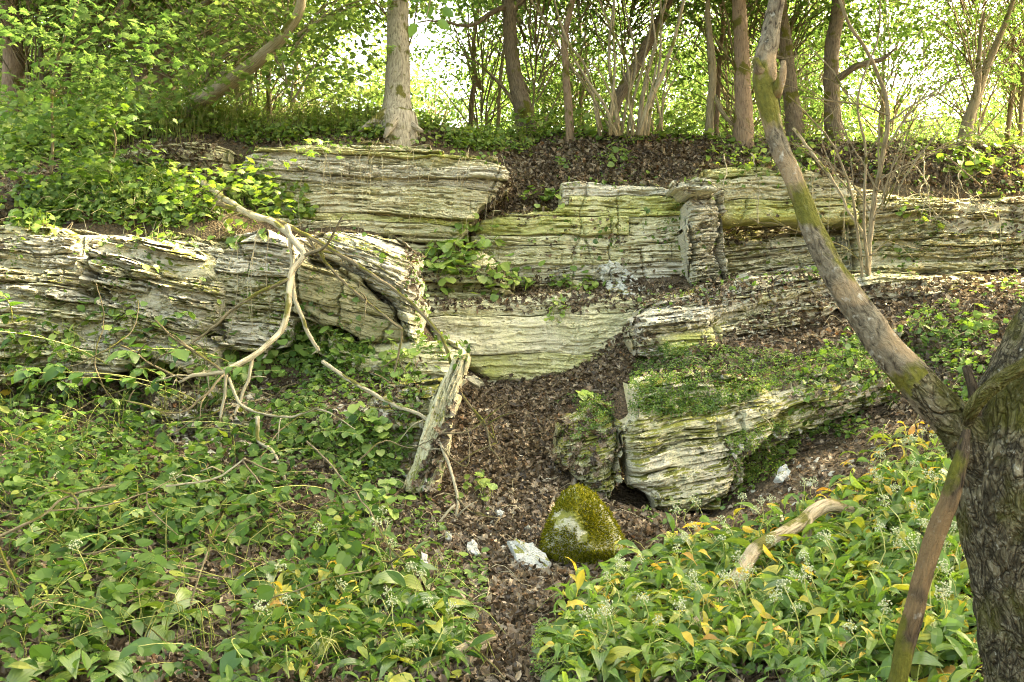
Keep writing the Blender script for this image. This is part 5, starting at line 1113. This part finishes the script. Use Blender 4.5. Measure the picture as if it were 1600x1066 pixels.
# ------------------------------------------------------------------ herbs rooted on ledges and mounds: each leaf its own
HL = [mesh('leaf', HEART[0] * np.array([1, 1, z]), HEART[1], M['leaf_obj'], None, True) for z in (1, 1.8, .4)]
def clump(label, c, r, n, size, seed, group=None, hgt=.12):
    rg_ = np.random.default_rng(seed); h0 = hit(*c); root = empty('ledge_herb', h0[0]); tag(root, label, 'plant', group); stems = []
    for i in range(n):
        q = rg_.normal(0, .45, 2); px, py = c[0] + q[0] * r[0], c[1] + q[1] * r[1]; h = hit(px, py)
        if h is None or abs(h[0].y - h0[0].y) > 1.2: continue
        p = np.array(h[0]); e = p + np.array(h[1]) * hgt * rg_.uniform(.2, 1) + [0, 0, hgt * rg_.uniform(0, .6)]
        o = link('leaf', HL[int(rg_.integers(3))], root); o.location = Vector(e) - root.location
        s = size * rg_.uniform(.6, 1.25); o.scale = (s,) * 3; o.rotation_euler = (rg_.uniform(-1.05, .05), rg_.uniform(-.4, .4), rg_.normal(0, .9) + math.pi)
        stems.append(tube([p - np.array(h[1]) * .02, (p + e) / 2 + [0, 0, .02], e], [.003, .0025, .002], 3, .1, maxn=4, cap=False))
    V, Fs, uv = join(stems); tag(link('stem', mesh('stem', V - np.array(root.location), Fs, M['straw'], uv), root), kind='stuff')
clump('heart leaved herb spilling over the ledge above the green face, largest clump', (722, 415), (72, 44), 170, .10, 1, hgt=.18)
clump('heart leaved herb trailing right of the largest ledge clump', (795, 440), (50, 22), 60, .09, 2)
clump('small leaved herb at the cliff step just above the largest ledge clump', (725, 362), (30, 18), 30, .07, 3)
clump('yellowish herb in the sunny spot on the ledge above the green face', (895, 445), (48, 18), 55, .07, 4)
clump('dark herb tuft hanging down the green face below the ledge', (875, 485), (18, 22), 26, .05, 5)
clump('round leaved herb patch directly right of the hanging branch', (505, 540), (48, 34), 80, .075, 6)
clump('round leaved herb patch on the pale rock lump left of the upright slab', (615, 580), (50, 30), 70, .075, 7)
clump('round leaved herb patch low on the mossy mound', (560, 690), (62, 46), 80, .085, 8)
clump('herb patch on the litter chute beside the long upper rock band', (845, 315), (40, 22), 34, .075, 9)
clump('herb with large leaves below the long upper rock band at its left end', (405, 295), (46, 26), 34, .09, 10)
clump('herb patch at the top left of the gap in the upper rock band', (400, 260), (38, 20), 24, .08, 11)
clump('small herb with two big leaves in the litter of the gully', (918, 628), (18, 10), 8, .09, 12)
clump('herb patch on the litter slope at the far upper right', (1530, 262), (32, 16), 30, .09, 13)
clump('herb with large leaves left of the lower gully beside the fallen twigs', (590, 795), (40, 30), 34, .085, 14)
clump('herb sprig growing in the lower gully litter below the upright slab', (745, 775), (26, 12), 16, .06, 15)
clump('herb tuft on the rough right cliff under the bare shrub', (1440, 340), (42, 26), 24, .08, 16)
clump('broad leaved herb on the right slope behind the mossy hump', (1525, 515), (36, 20), 20, .10, 17)
clump('herb clump growing on the left outcrop top near the soil edge', (240, 345), (60, 20), 50, .07, 18)
clump('herb tuft hanging over the top of the left outcrop at the picture edge', (50, 352), (60, 16), 46, .07, 21, hgt=.1)
clump('herb tuft drooping over the pale outcrop below the maple shoot', (255, 372), (56, 18), 46, .065, 22, hgt=.1)
clump('leafy herb hanging over the recessed block beside the dead branch', (370, 368), (40, 16), 34, .07, 23, hgt=.1)
clump('low herb mat climbing the flake heap at the foot of the left outcrop', (70, 545), (80, 28), 60, .08, 24, hgt=.14)
clump('low herb mat at the foot of the pale outcrop', (240, 560), (80, 28), 60, .08, 25, hgt=.14)
clump('herb mat at the foot of the recessed block under the hanging branch', (400, 570), (60, 28), 50, .08, 26, hgt=.14)
clump('herb clump in the crack between the left outcrops', (180, 500), (60, 40), 46, .08, 19)

# ------------------------------------------------------------------ ground cover nobody could count
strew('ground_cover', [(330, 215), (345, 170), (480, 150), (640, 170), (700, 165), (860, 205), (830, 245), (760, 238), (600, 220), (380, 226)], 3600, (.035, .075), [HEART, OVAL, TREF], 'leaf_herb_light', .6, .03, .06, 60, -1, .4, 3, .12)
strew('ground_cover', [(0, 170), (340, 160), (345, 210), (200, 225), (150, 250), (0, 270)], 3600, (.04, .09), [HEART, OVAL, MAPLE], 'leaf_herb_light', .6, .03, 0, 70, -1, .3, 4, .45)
strew('ground_cover', [(0, 250), (160, 250), (330, 290), (345, 345), (250, 360), (120, 352), (0, 350)], 3000, (.045, .09), [HEART, OVAL, TREF], 'leaf_herb', .6, .03, .05, 70, -1, .3, 5, .16)
strew('ground_cover', [(330, 280), (480, 300), (500, 350), (420, 350), (340, 330)], 420, (.05, .09), [HEART, OVAL], 'leaf_herb_light', .6, .03, .0, 60, -1, .3, 5, .12)
strew('ground_cover', [(420, 520), (500, 510), (560, 540), (690, 548), (660, 640), (626, 740), (540, 770), (440, 720)], 2600, (.03, .065), [HEART, OVAL, TREF], 'leaf_herb', .55, .02, .08, 50, -1, .3, 6, .08)
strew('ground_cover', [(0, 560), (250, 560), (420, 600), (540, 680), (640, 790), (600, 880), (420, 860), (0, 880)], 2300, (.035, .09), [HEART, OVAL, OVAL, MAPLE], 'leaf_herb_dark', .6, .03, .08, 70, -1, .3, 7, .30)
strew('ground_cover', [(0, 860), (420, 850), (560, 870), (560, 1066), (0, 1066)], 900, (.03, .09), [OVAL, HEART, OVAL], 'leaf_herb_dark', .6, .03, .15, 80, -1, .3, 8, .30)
strew('ground_cover', [(985, 590), (1010, 540), (1110, 545), (1250, 560), (1390, 540), (1400, 580), (1210, 612), (1110, 650), (985, 650)], 3600, (.025, .05), [TREF], 'leaf_herb', .5, .02, .0, 60, -1, .3, 9, .05)
strew('ground_cover', [(1130, 690), (1200, 660), (1260, 680), (1230, 740), (1150, 770)], 900, (.025, .05), [TREF], 'leaf_herb_light', .5, .02, 0, 60, -1, .3, 10, .05)
strew('ground_cover', [(1250, 560), (1400, 500), (1600, 430), (1600, 640), (1420, 690), (1230, 690)], 1700, (.03, .075), [TREF, HEART, OVAL], 'leaf_herb', .55, .02, .12, 60, -1, .3, 11, .08)
strew('ground_cover', [(870, 620), (960, 620), (960, 720), (880, 720)], 420, (.025, .045), [TREF], 'leaf_herb', .5, .02, .05, 40, -1, .3, 12, .04)
strew('ground_cover', [(560, 740), (760, 740), (760, 960), (600, 900)], 380, (.03, .06), [TREF, HEART], 'leaf_herb', .5, .02, .2, 60, -1, .3, 13, .06)
strew('ground_cover', [(830, 1066), (840, 990), (940, 990), (960, 1066)], 500, (.02, .045), [TREF], 'leaf_herb', .5, .02, .05, 60, -1, .3, 14, .1)
strew('ground_cover', [(860, 210), (1600, 225), (1600, 290), (1100, 262), (870, 270)], 900, (.04, .09), [TREF, HEART], 'leaf_herb_light', .5, .02, .12, 60, -1, .3, 15, .14)
strew('ground_cover', [(800, 196), (1100, 204), (1600, 216), (1600, 236), (1100, 226), (800, 222)], 900, (.05, .10), [OVAL, HEART, TREF], 'leaf_herb_light', .5, .02, .05, 50, -1, .3, 19, .30)
strew('ground_cover', [(740, 350), (1340, 280), (1600, 300), (1600, 430), (1010, 460)], 380, (.03, .06), [TREF, HEART], 'leaf_herb', .5, .01, .15, 60, -1, .3, 16, .05)
strew('ground_cover', [(0, 350), (640, 350), (650, 540), (0, 570)], 350, (.03, .06), [TREF, HEART], 'leaf_herb', .5, .01, .2, 60, -1, .3, 17, .05)
strew('ground_cover', [(880, 1066), (866, 1000), (1000, 880), (1290, 800), (1480, 700), (1500, 1066)], 1500, (.04, .08), [OVAL, HEART], 'leaf_herb', .6, .02, .0, 60, -1, .3, 18, .1)
# grass and dry stalks on the upper left edge
strands('grass', [(150, 130), (560, 120), (600, 215), (340, 220), (150, 240)], 700, (.25, .75), .003, 'grass', 31, vert=True, droop=.35)
strands('grass', [(640, 180), (860, 205), (830, 240), (700, 225)], 140, (.15, .4), .003, 'grass', 32, vert=True, droop=.4)
strands('grass', [(100, 250), (340, 280), (480, 300), (480, 350), (150, 350)], 160, (.2, .5), .003, 'grass', 33, vert=True, droop=.5)
def hangers(poly, n, seed):
    rg_ = np.random.default_rng(seed); P, Nn = sample(poly, n, rg_); parts = []
    for p in P:
        l = rg_.uniform(.4, 1.3); o = np.array([rg_.normal(0, .05), -.12, 0])
        parts.append(tube(np.array([p + [0, 0, .08], p + o, p + o * 1.3 + [rg_.normal(0, .06), -.05, -l * .5], p + o * 1.5 + [rg_.normal(0, .12), -.05, -l]]), [.0035, .003, .0028, .002], 3, .15, .01, 0, 1, 9, False))
    V, Fs, uv = join(parts); tag(link('dry_stalks', mesh('dry_stalks', V, Fs, M['dry'], uv)), kind='stuff')
hangers([(380, 226), (600, 218), (790, 250), (780, 262), (380, 240)], 26, 41)
hangers([(60, 345), (330, 350), (480, 355), (480, 380), (60, 360)], 18, 42)
hangers([(1130, 255), (1560, 290), (1560, 330), (1130, 280)], 26, 43)
strands('dry_stalks', [(600, 760), (960, 760), (1000, 870), (760, 960), (600, 900)], 120, (.08, .3), .0022, 'dry', 44, up=(.0, .03))
strands('dry_stalks', [(0, 250), (340, 250), (340, 350), (0, 350)], 120, (.15, .5), .003, 'dry', 45, up=(.0, .06))
strands('dry_stalks', [(1000, 460), (1600, 420), (1500, 700), (1200, 700)], 120, (.1, .35), .0025, 'dry', 46, up=(.0, .04))

# ------------------------------------------------------------------ saplings in the upper left and a twig near the lens
def sapling(label, stems, sprays, size, mat, seed, tm=MAPLE):
    rg_ = np.random.default_rng(seed); root = empty('maple_sapling', at(*stems[0][0][0])); tag(root, label, 'sapling')
    for pts, w0, w1 in stems: br(root, 'stem', pts, w0, w1, 'twig_dark', seed, 6)
    parts = []
    for (px, py, Y, n) in sprays:
        for _ in range(n):
            c = at(px + rg_.normal(0, 26), py + rg_.normal(0, 17), Y + rg_.normal(0, .25)); d = np.array([rg_.normal(), rg_.normal() - .4, rg_.normal(0, .25)]); d /= np.linalg.norm(d)
            parts.append(spray(rg_, c, d, 9, size, tm, .35, .2))
    V, Fs, _ = join(parts); link('crown', mesh('crown', V - np.array(root.location), Fs, M[mat], None, False), root)
sapling('slender dark stemmed maple sapling rising from the upper left slope', [([(80, 272, 9.9), (84, 220, 9.9), (82, 150, 9.9), (86, 100, 9.9), (100, 60, 9.9), (120, 10, 9.9), (128, -40, 9.9)], 7, 4), ([(86, 100, 9.9), (120, 75, 9.7), (175, 25, 9.5)], 5, 3)],
        [(60, 60, 9.8, 8), (130, 40, 9.7, 9), (180, 70, 9.6, 8), (40, 130, 9.9, 7), (110, 110, 9.6, 7), (170, 130, 9.6, 8), (30, 30, 9.9, 8), (150, 150, 9.6, 7), (230, 105, 9.8, 6), (60, 185, 9.8, 6), (20, 220, 9.7, 7), (120, 195, 9.6, 6)], .10, 'leaf_wood', 51)
sapling('low bent maple shoot on the slope edge beside the left rock band', [([(165, 268, 9.9), (178, 245, 9.9), (183, 222, 9.9), (178, 200, 9.9)], 7, 4)], [(150, 205, 9.8, 6), (190, 195, 9.8, 6), (205, 240, 9.8, 3), (165, 235, 9.8, 4), (225, 290, 9.7, 3), (110, 245, 9.8, 6), (60, 260, 9.7, 6)], .09, 'leaf_herb', 52)
sapling('maple shoot spreading over the hanging branch on the left ledge', [([(330, 330, 9.7), (345, 300, 9.7), (380, 285, 9.6)], 4, 2)], [(385, 280, 9.5, 5), (430, 270, 9.5, 4), (350, 300, 9.6, 5), (300, 290, 9.7, 5), (450, 245, 9.6, 2)], .09, 'leaf_herb_light', 53)
sapling('maple foliage hanging in front of the bent grey trunk', [([(340, 40, 11.2), (300, 60, 11), (260, 100, 10.8)], 4, 2)], [(250, 60, 10.8, 8), (300, 50, 10.8, 8), (340, 80, 11, 8), (390, 40, 11, 8), (280, 110, 10.9, 7), (430, 100, 11.2, 7), (370, 120, 11, 6), (250, 150, 11, 7), (320, 20, 11, 8), (440, 20, 11.4, 8), (510, 60, 11.6, 8), (500, 120, 11.6, 7), (555, 30, 11.7, 8), (560, 100, 11.8, 7)], .095, 'leaf_wood_light', 54)
nt = empty('leafy_twig', at(668, -60, 3.2)); tag(nt, 'out of focus twig with a few broad leaves hanging in at the top edge', 'twig')
br(nt, 'stem', [(700, -90, 3.3), (682, -30, 3.2), (672, 10, 3.2), (664, 40, 3.2)], 4, 2, 'twig_dark', 61, 6)
NL = mesh('leaf', OVAL[0] * [1.1, 1, 1], OVAL[1], M['leaf_shoot'], None, True)
for px, py, az, s in [(648, 36, .4, .045), (684, 32, -1.0, .045), (672, 8, .2, .04), (692, 12, -.9, .045), (660, -8, 1.2, .04), (688, -12, -.5, .04)]:
    o = link('leaf', NL, nt); o.location = Vector(at(px, py, 3.2)) - nt.location; o.scale = (s,) * 3; o.rotation_euler = (-math.pi / 2 + .35, az, 0)

# leaves lying between the garlic plants
LANCE = [garlic_leaf(t0_, ar_, w_, .3, tw_, 6)[:2] for t0_, ar_, w_, tw_ in ((.5, 1.6, .12, .4), (.8, 2.3, .10, -.5), (.3, 1.2, .14, .2), (1.0, 2.8, .09, .6), (.6, 2.0, .13, -.2))]
strew('ground_cover', [(880, 1066), (866, 1000), (900, 940), (1000, 880), (1180, 836), (1290, 800), (1480, 700), (1500, 1066)], 1500, (.12, .22), LANCE, 'leaf_herb', .75, .05, 0, 60, -1, .2, 61, .10)
strew('ground_cover', [(880, 1066), (866, 1000), (900, 940), (1000, 880), (1180, 836), (1290, 800), (1380, 700), (1490, 660), (1500, 1066)], 460, (.08, .17), LANCE, 'leaf_fade', .75, .05, 0, 60, -1, .2, 62, .14)
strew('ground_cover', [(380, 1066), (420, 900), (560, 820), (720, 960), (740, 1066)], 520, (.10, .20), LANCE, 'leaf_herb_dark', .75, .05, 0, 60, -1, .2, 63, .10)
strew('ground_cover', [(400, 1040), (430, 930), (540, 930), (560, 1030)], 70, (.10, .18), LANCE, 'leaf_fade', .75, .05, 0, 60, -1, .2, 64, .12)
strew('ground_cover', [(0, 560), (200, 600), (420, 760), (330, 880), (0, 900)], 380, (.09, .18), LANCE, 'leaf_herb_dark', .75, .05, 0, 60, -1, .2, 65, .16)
# the same floor and plants carry on beyond the frame
strew('leaf_litter', [(-450, 200), (2, 200), (2, 1066), (-450, 1150)], 6000, (.04, .08), DEAD, 'litter', .55, .012)
strew('leaf_litter', [(1598, 222), (2050, 222), (2050, 1150), (1480, 1150), (1500, 700)], 7000, (.04, .08), DEAD, 'litter', .55, .012)
strew('leaf_litter', [(-450, 1064), (2000, 1064), (2000, 1420), (-450, 1420)], 7000, (.035, .07), DEAD, 'litter', .55, .012)
strew('ground_cover', [(-420, 560), (2, 560), (2, 1066), (-420, 1150)], 1700, (.045, .09), [HEART, OVAL, OVAL], 'leaf_herb_dark', .6, .03, .05, 80, -1, .3, 71, .25)
strew('ground_cover', [(-420, 170), (2, 170), (2, 350), (-420, 350)], 1500, (.045, .09), [HEART, OVAL, MAPLE], 'leaf_herb_light', .6, .03, .0, 80, -1, .3, 72, .3)
strew('ground_cover', [(1498, 690), (1950, 640), (1950, 1150), (1498, 1150)], 1100, (.11, .2), LANCE, 'leaf_herb', .75, .05, 0, 60, -1, .2, 73, .12)
strew('ground_cover', [(1498, 690), (1950, 640), (1950, 1150), (1498, 1150)], 260, (.09, .17), LANCE, 'leaf_fade', .75, .05, 0, 60, -1, .2, 74, .14)
strew('ground_cover', [(-300, 1064), (700, 1064), (700, 1300), (-300, 1300)], 700, (.06, .14), [OVAL] + LANCE, 'leaf_herb_dark', .7, .04, .05, 80, -1, .2, 75, .15)
strew('ground_cover', [(870, 1064), (1900, 1064), (1900, 1300), (870, 1300)], 800, (.08, .17), LANCE, 'leaf_herb', .7, .04, .05, 80, -1, .2, 76, .12)

strands('grass', [(0, 540), (340, 560), (420, 680), (0, 760)], 150, (.25, .6), .003, 'grass', 81, vert=True, droop=.5)
strands('grass', [(0, 760), (420, 720), (560, 900), (400, 1066), (0, 1066)], 170, (.2, .5), .003, 'grass', 82, vert=True, droop=.6)
strew('leaf_litter', [(846, 870), (906, 765), (968, 870)], 26, (.03, .06), DEAD, 'litter', .5, .03)
strew('leaf_litter', [(792, 850), (858, 850), (858, 900), (800, 900)], 14, (.03, .05), DEAD, 'litter', .5, .06)
for i, (pts, w0) in enumerate([([(30, 700), (120, 640), (220, 600), (330, 560)], 5), ([(150, 760), (250, 690), (340, 640), (430, 620)], 5), ([(60, 590), (140, 560), (200, 520), (215, 470)], 4), ([(380, 760), (420, 700), (470, 650), (560, 630)], 4), ([(250, 900), (330, 850), (420, 790), (500, 770)], 4), ([(180, 640), (150, 560), (165, 500), (150, 440)], 3.5), ([(560, 720), (600, 690), (640, 700), (680, 690)], 3.5), ([(20, 960), (110, 930), (190, 940), (260, 900)], 4)]):
    Ys = []
    for (x, y) in pts:
        hh = hit(x, y); Ys.append(hh[0].y - .45)
    r = empty('tangled_twig', at(pts[0][0], pts[0][1], Ys[0])); tag(r, 'thin dark twig tangled among the herbs of the left bank', 'twig', 'thin twigs tangled in the left bank')
    br(r, 'stem', [(x, y, Y) for (x, y), Y in zip(pts, Ys)], w0, 2.2, 'twig_dark', 400 + i, 6, .03)

# herbs rooted at the feet of the blocks, where rock meets soil
for k_, (poly, n_) in enumerate([([(985, 800), (1140, 770), (1230, 690), (1250, 710), (1150, 800), (1000, 830)], 120), ([(380, 222), (600, 216), (790, 246), (790, 262), (600, 232), (380, 240)], 160), ([(870, 272), (1080, 278), (1340, 256), (1600, 290), (1600, 312), (1340, 280), (1090, 296), (870, 292)], 200),
                                 ([(990, 470), (1130, 440), (1340, 420), (1340, 440), (1130, 470), (1000, 500)], 120), ([(640, 520), (740, 540), (730, 570), (650, 560)], 110), ([(640, 400), (668, 400), (668, 520), (645, 520)], 70)]):
    strew('ground_cover', poly, n_, (.03, .065), [HEART, OVAL, TREF], 'leaf_herb', .55, .02, .0, 50, -1, .3, 90 + k_, .07)
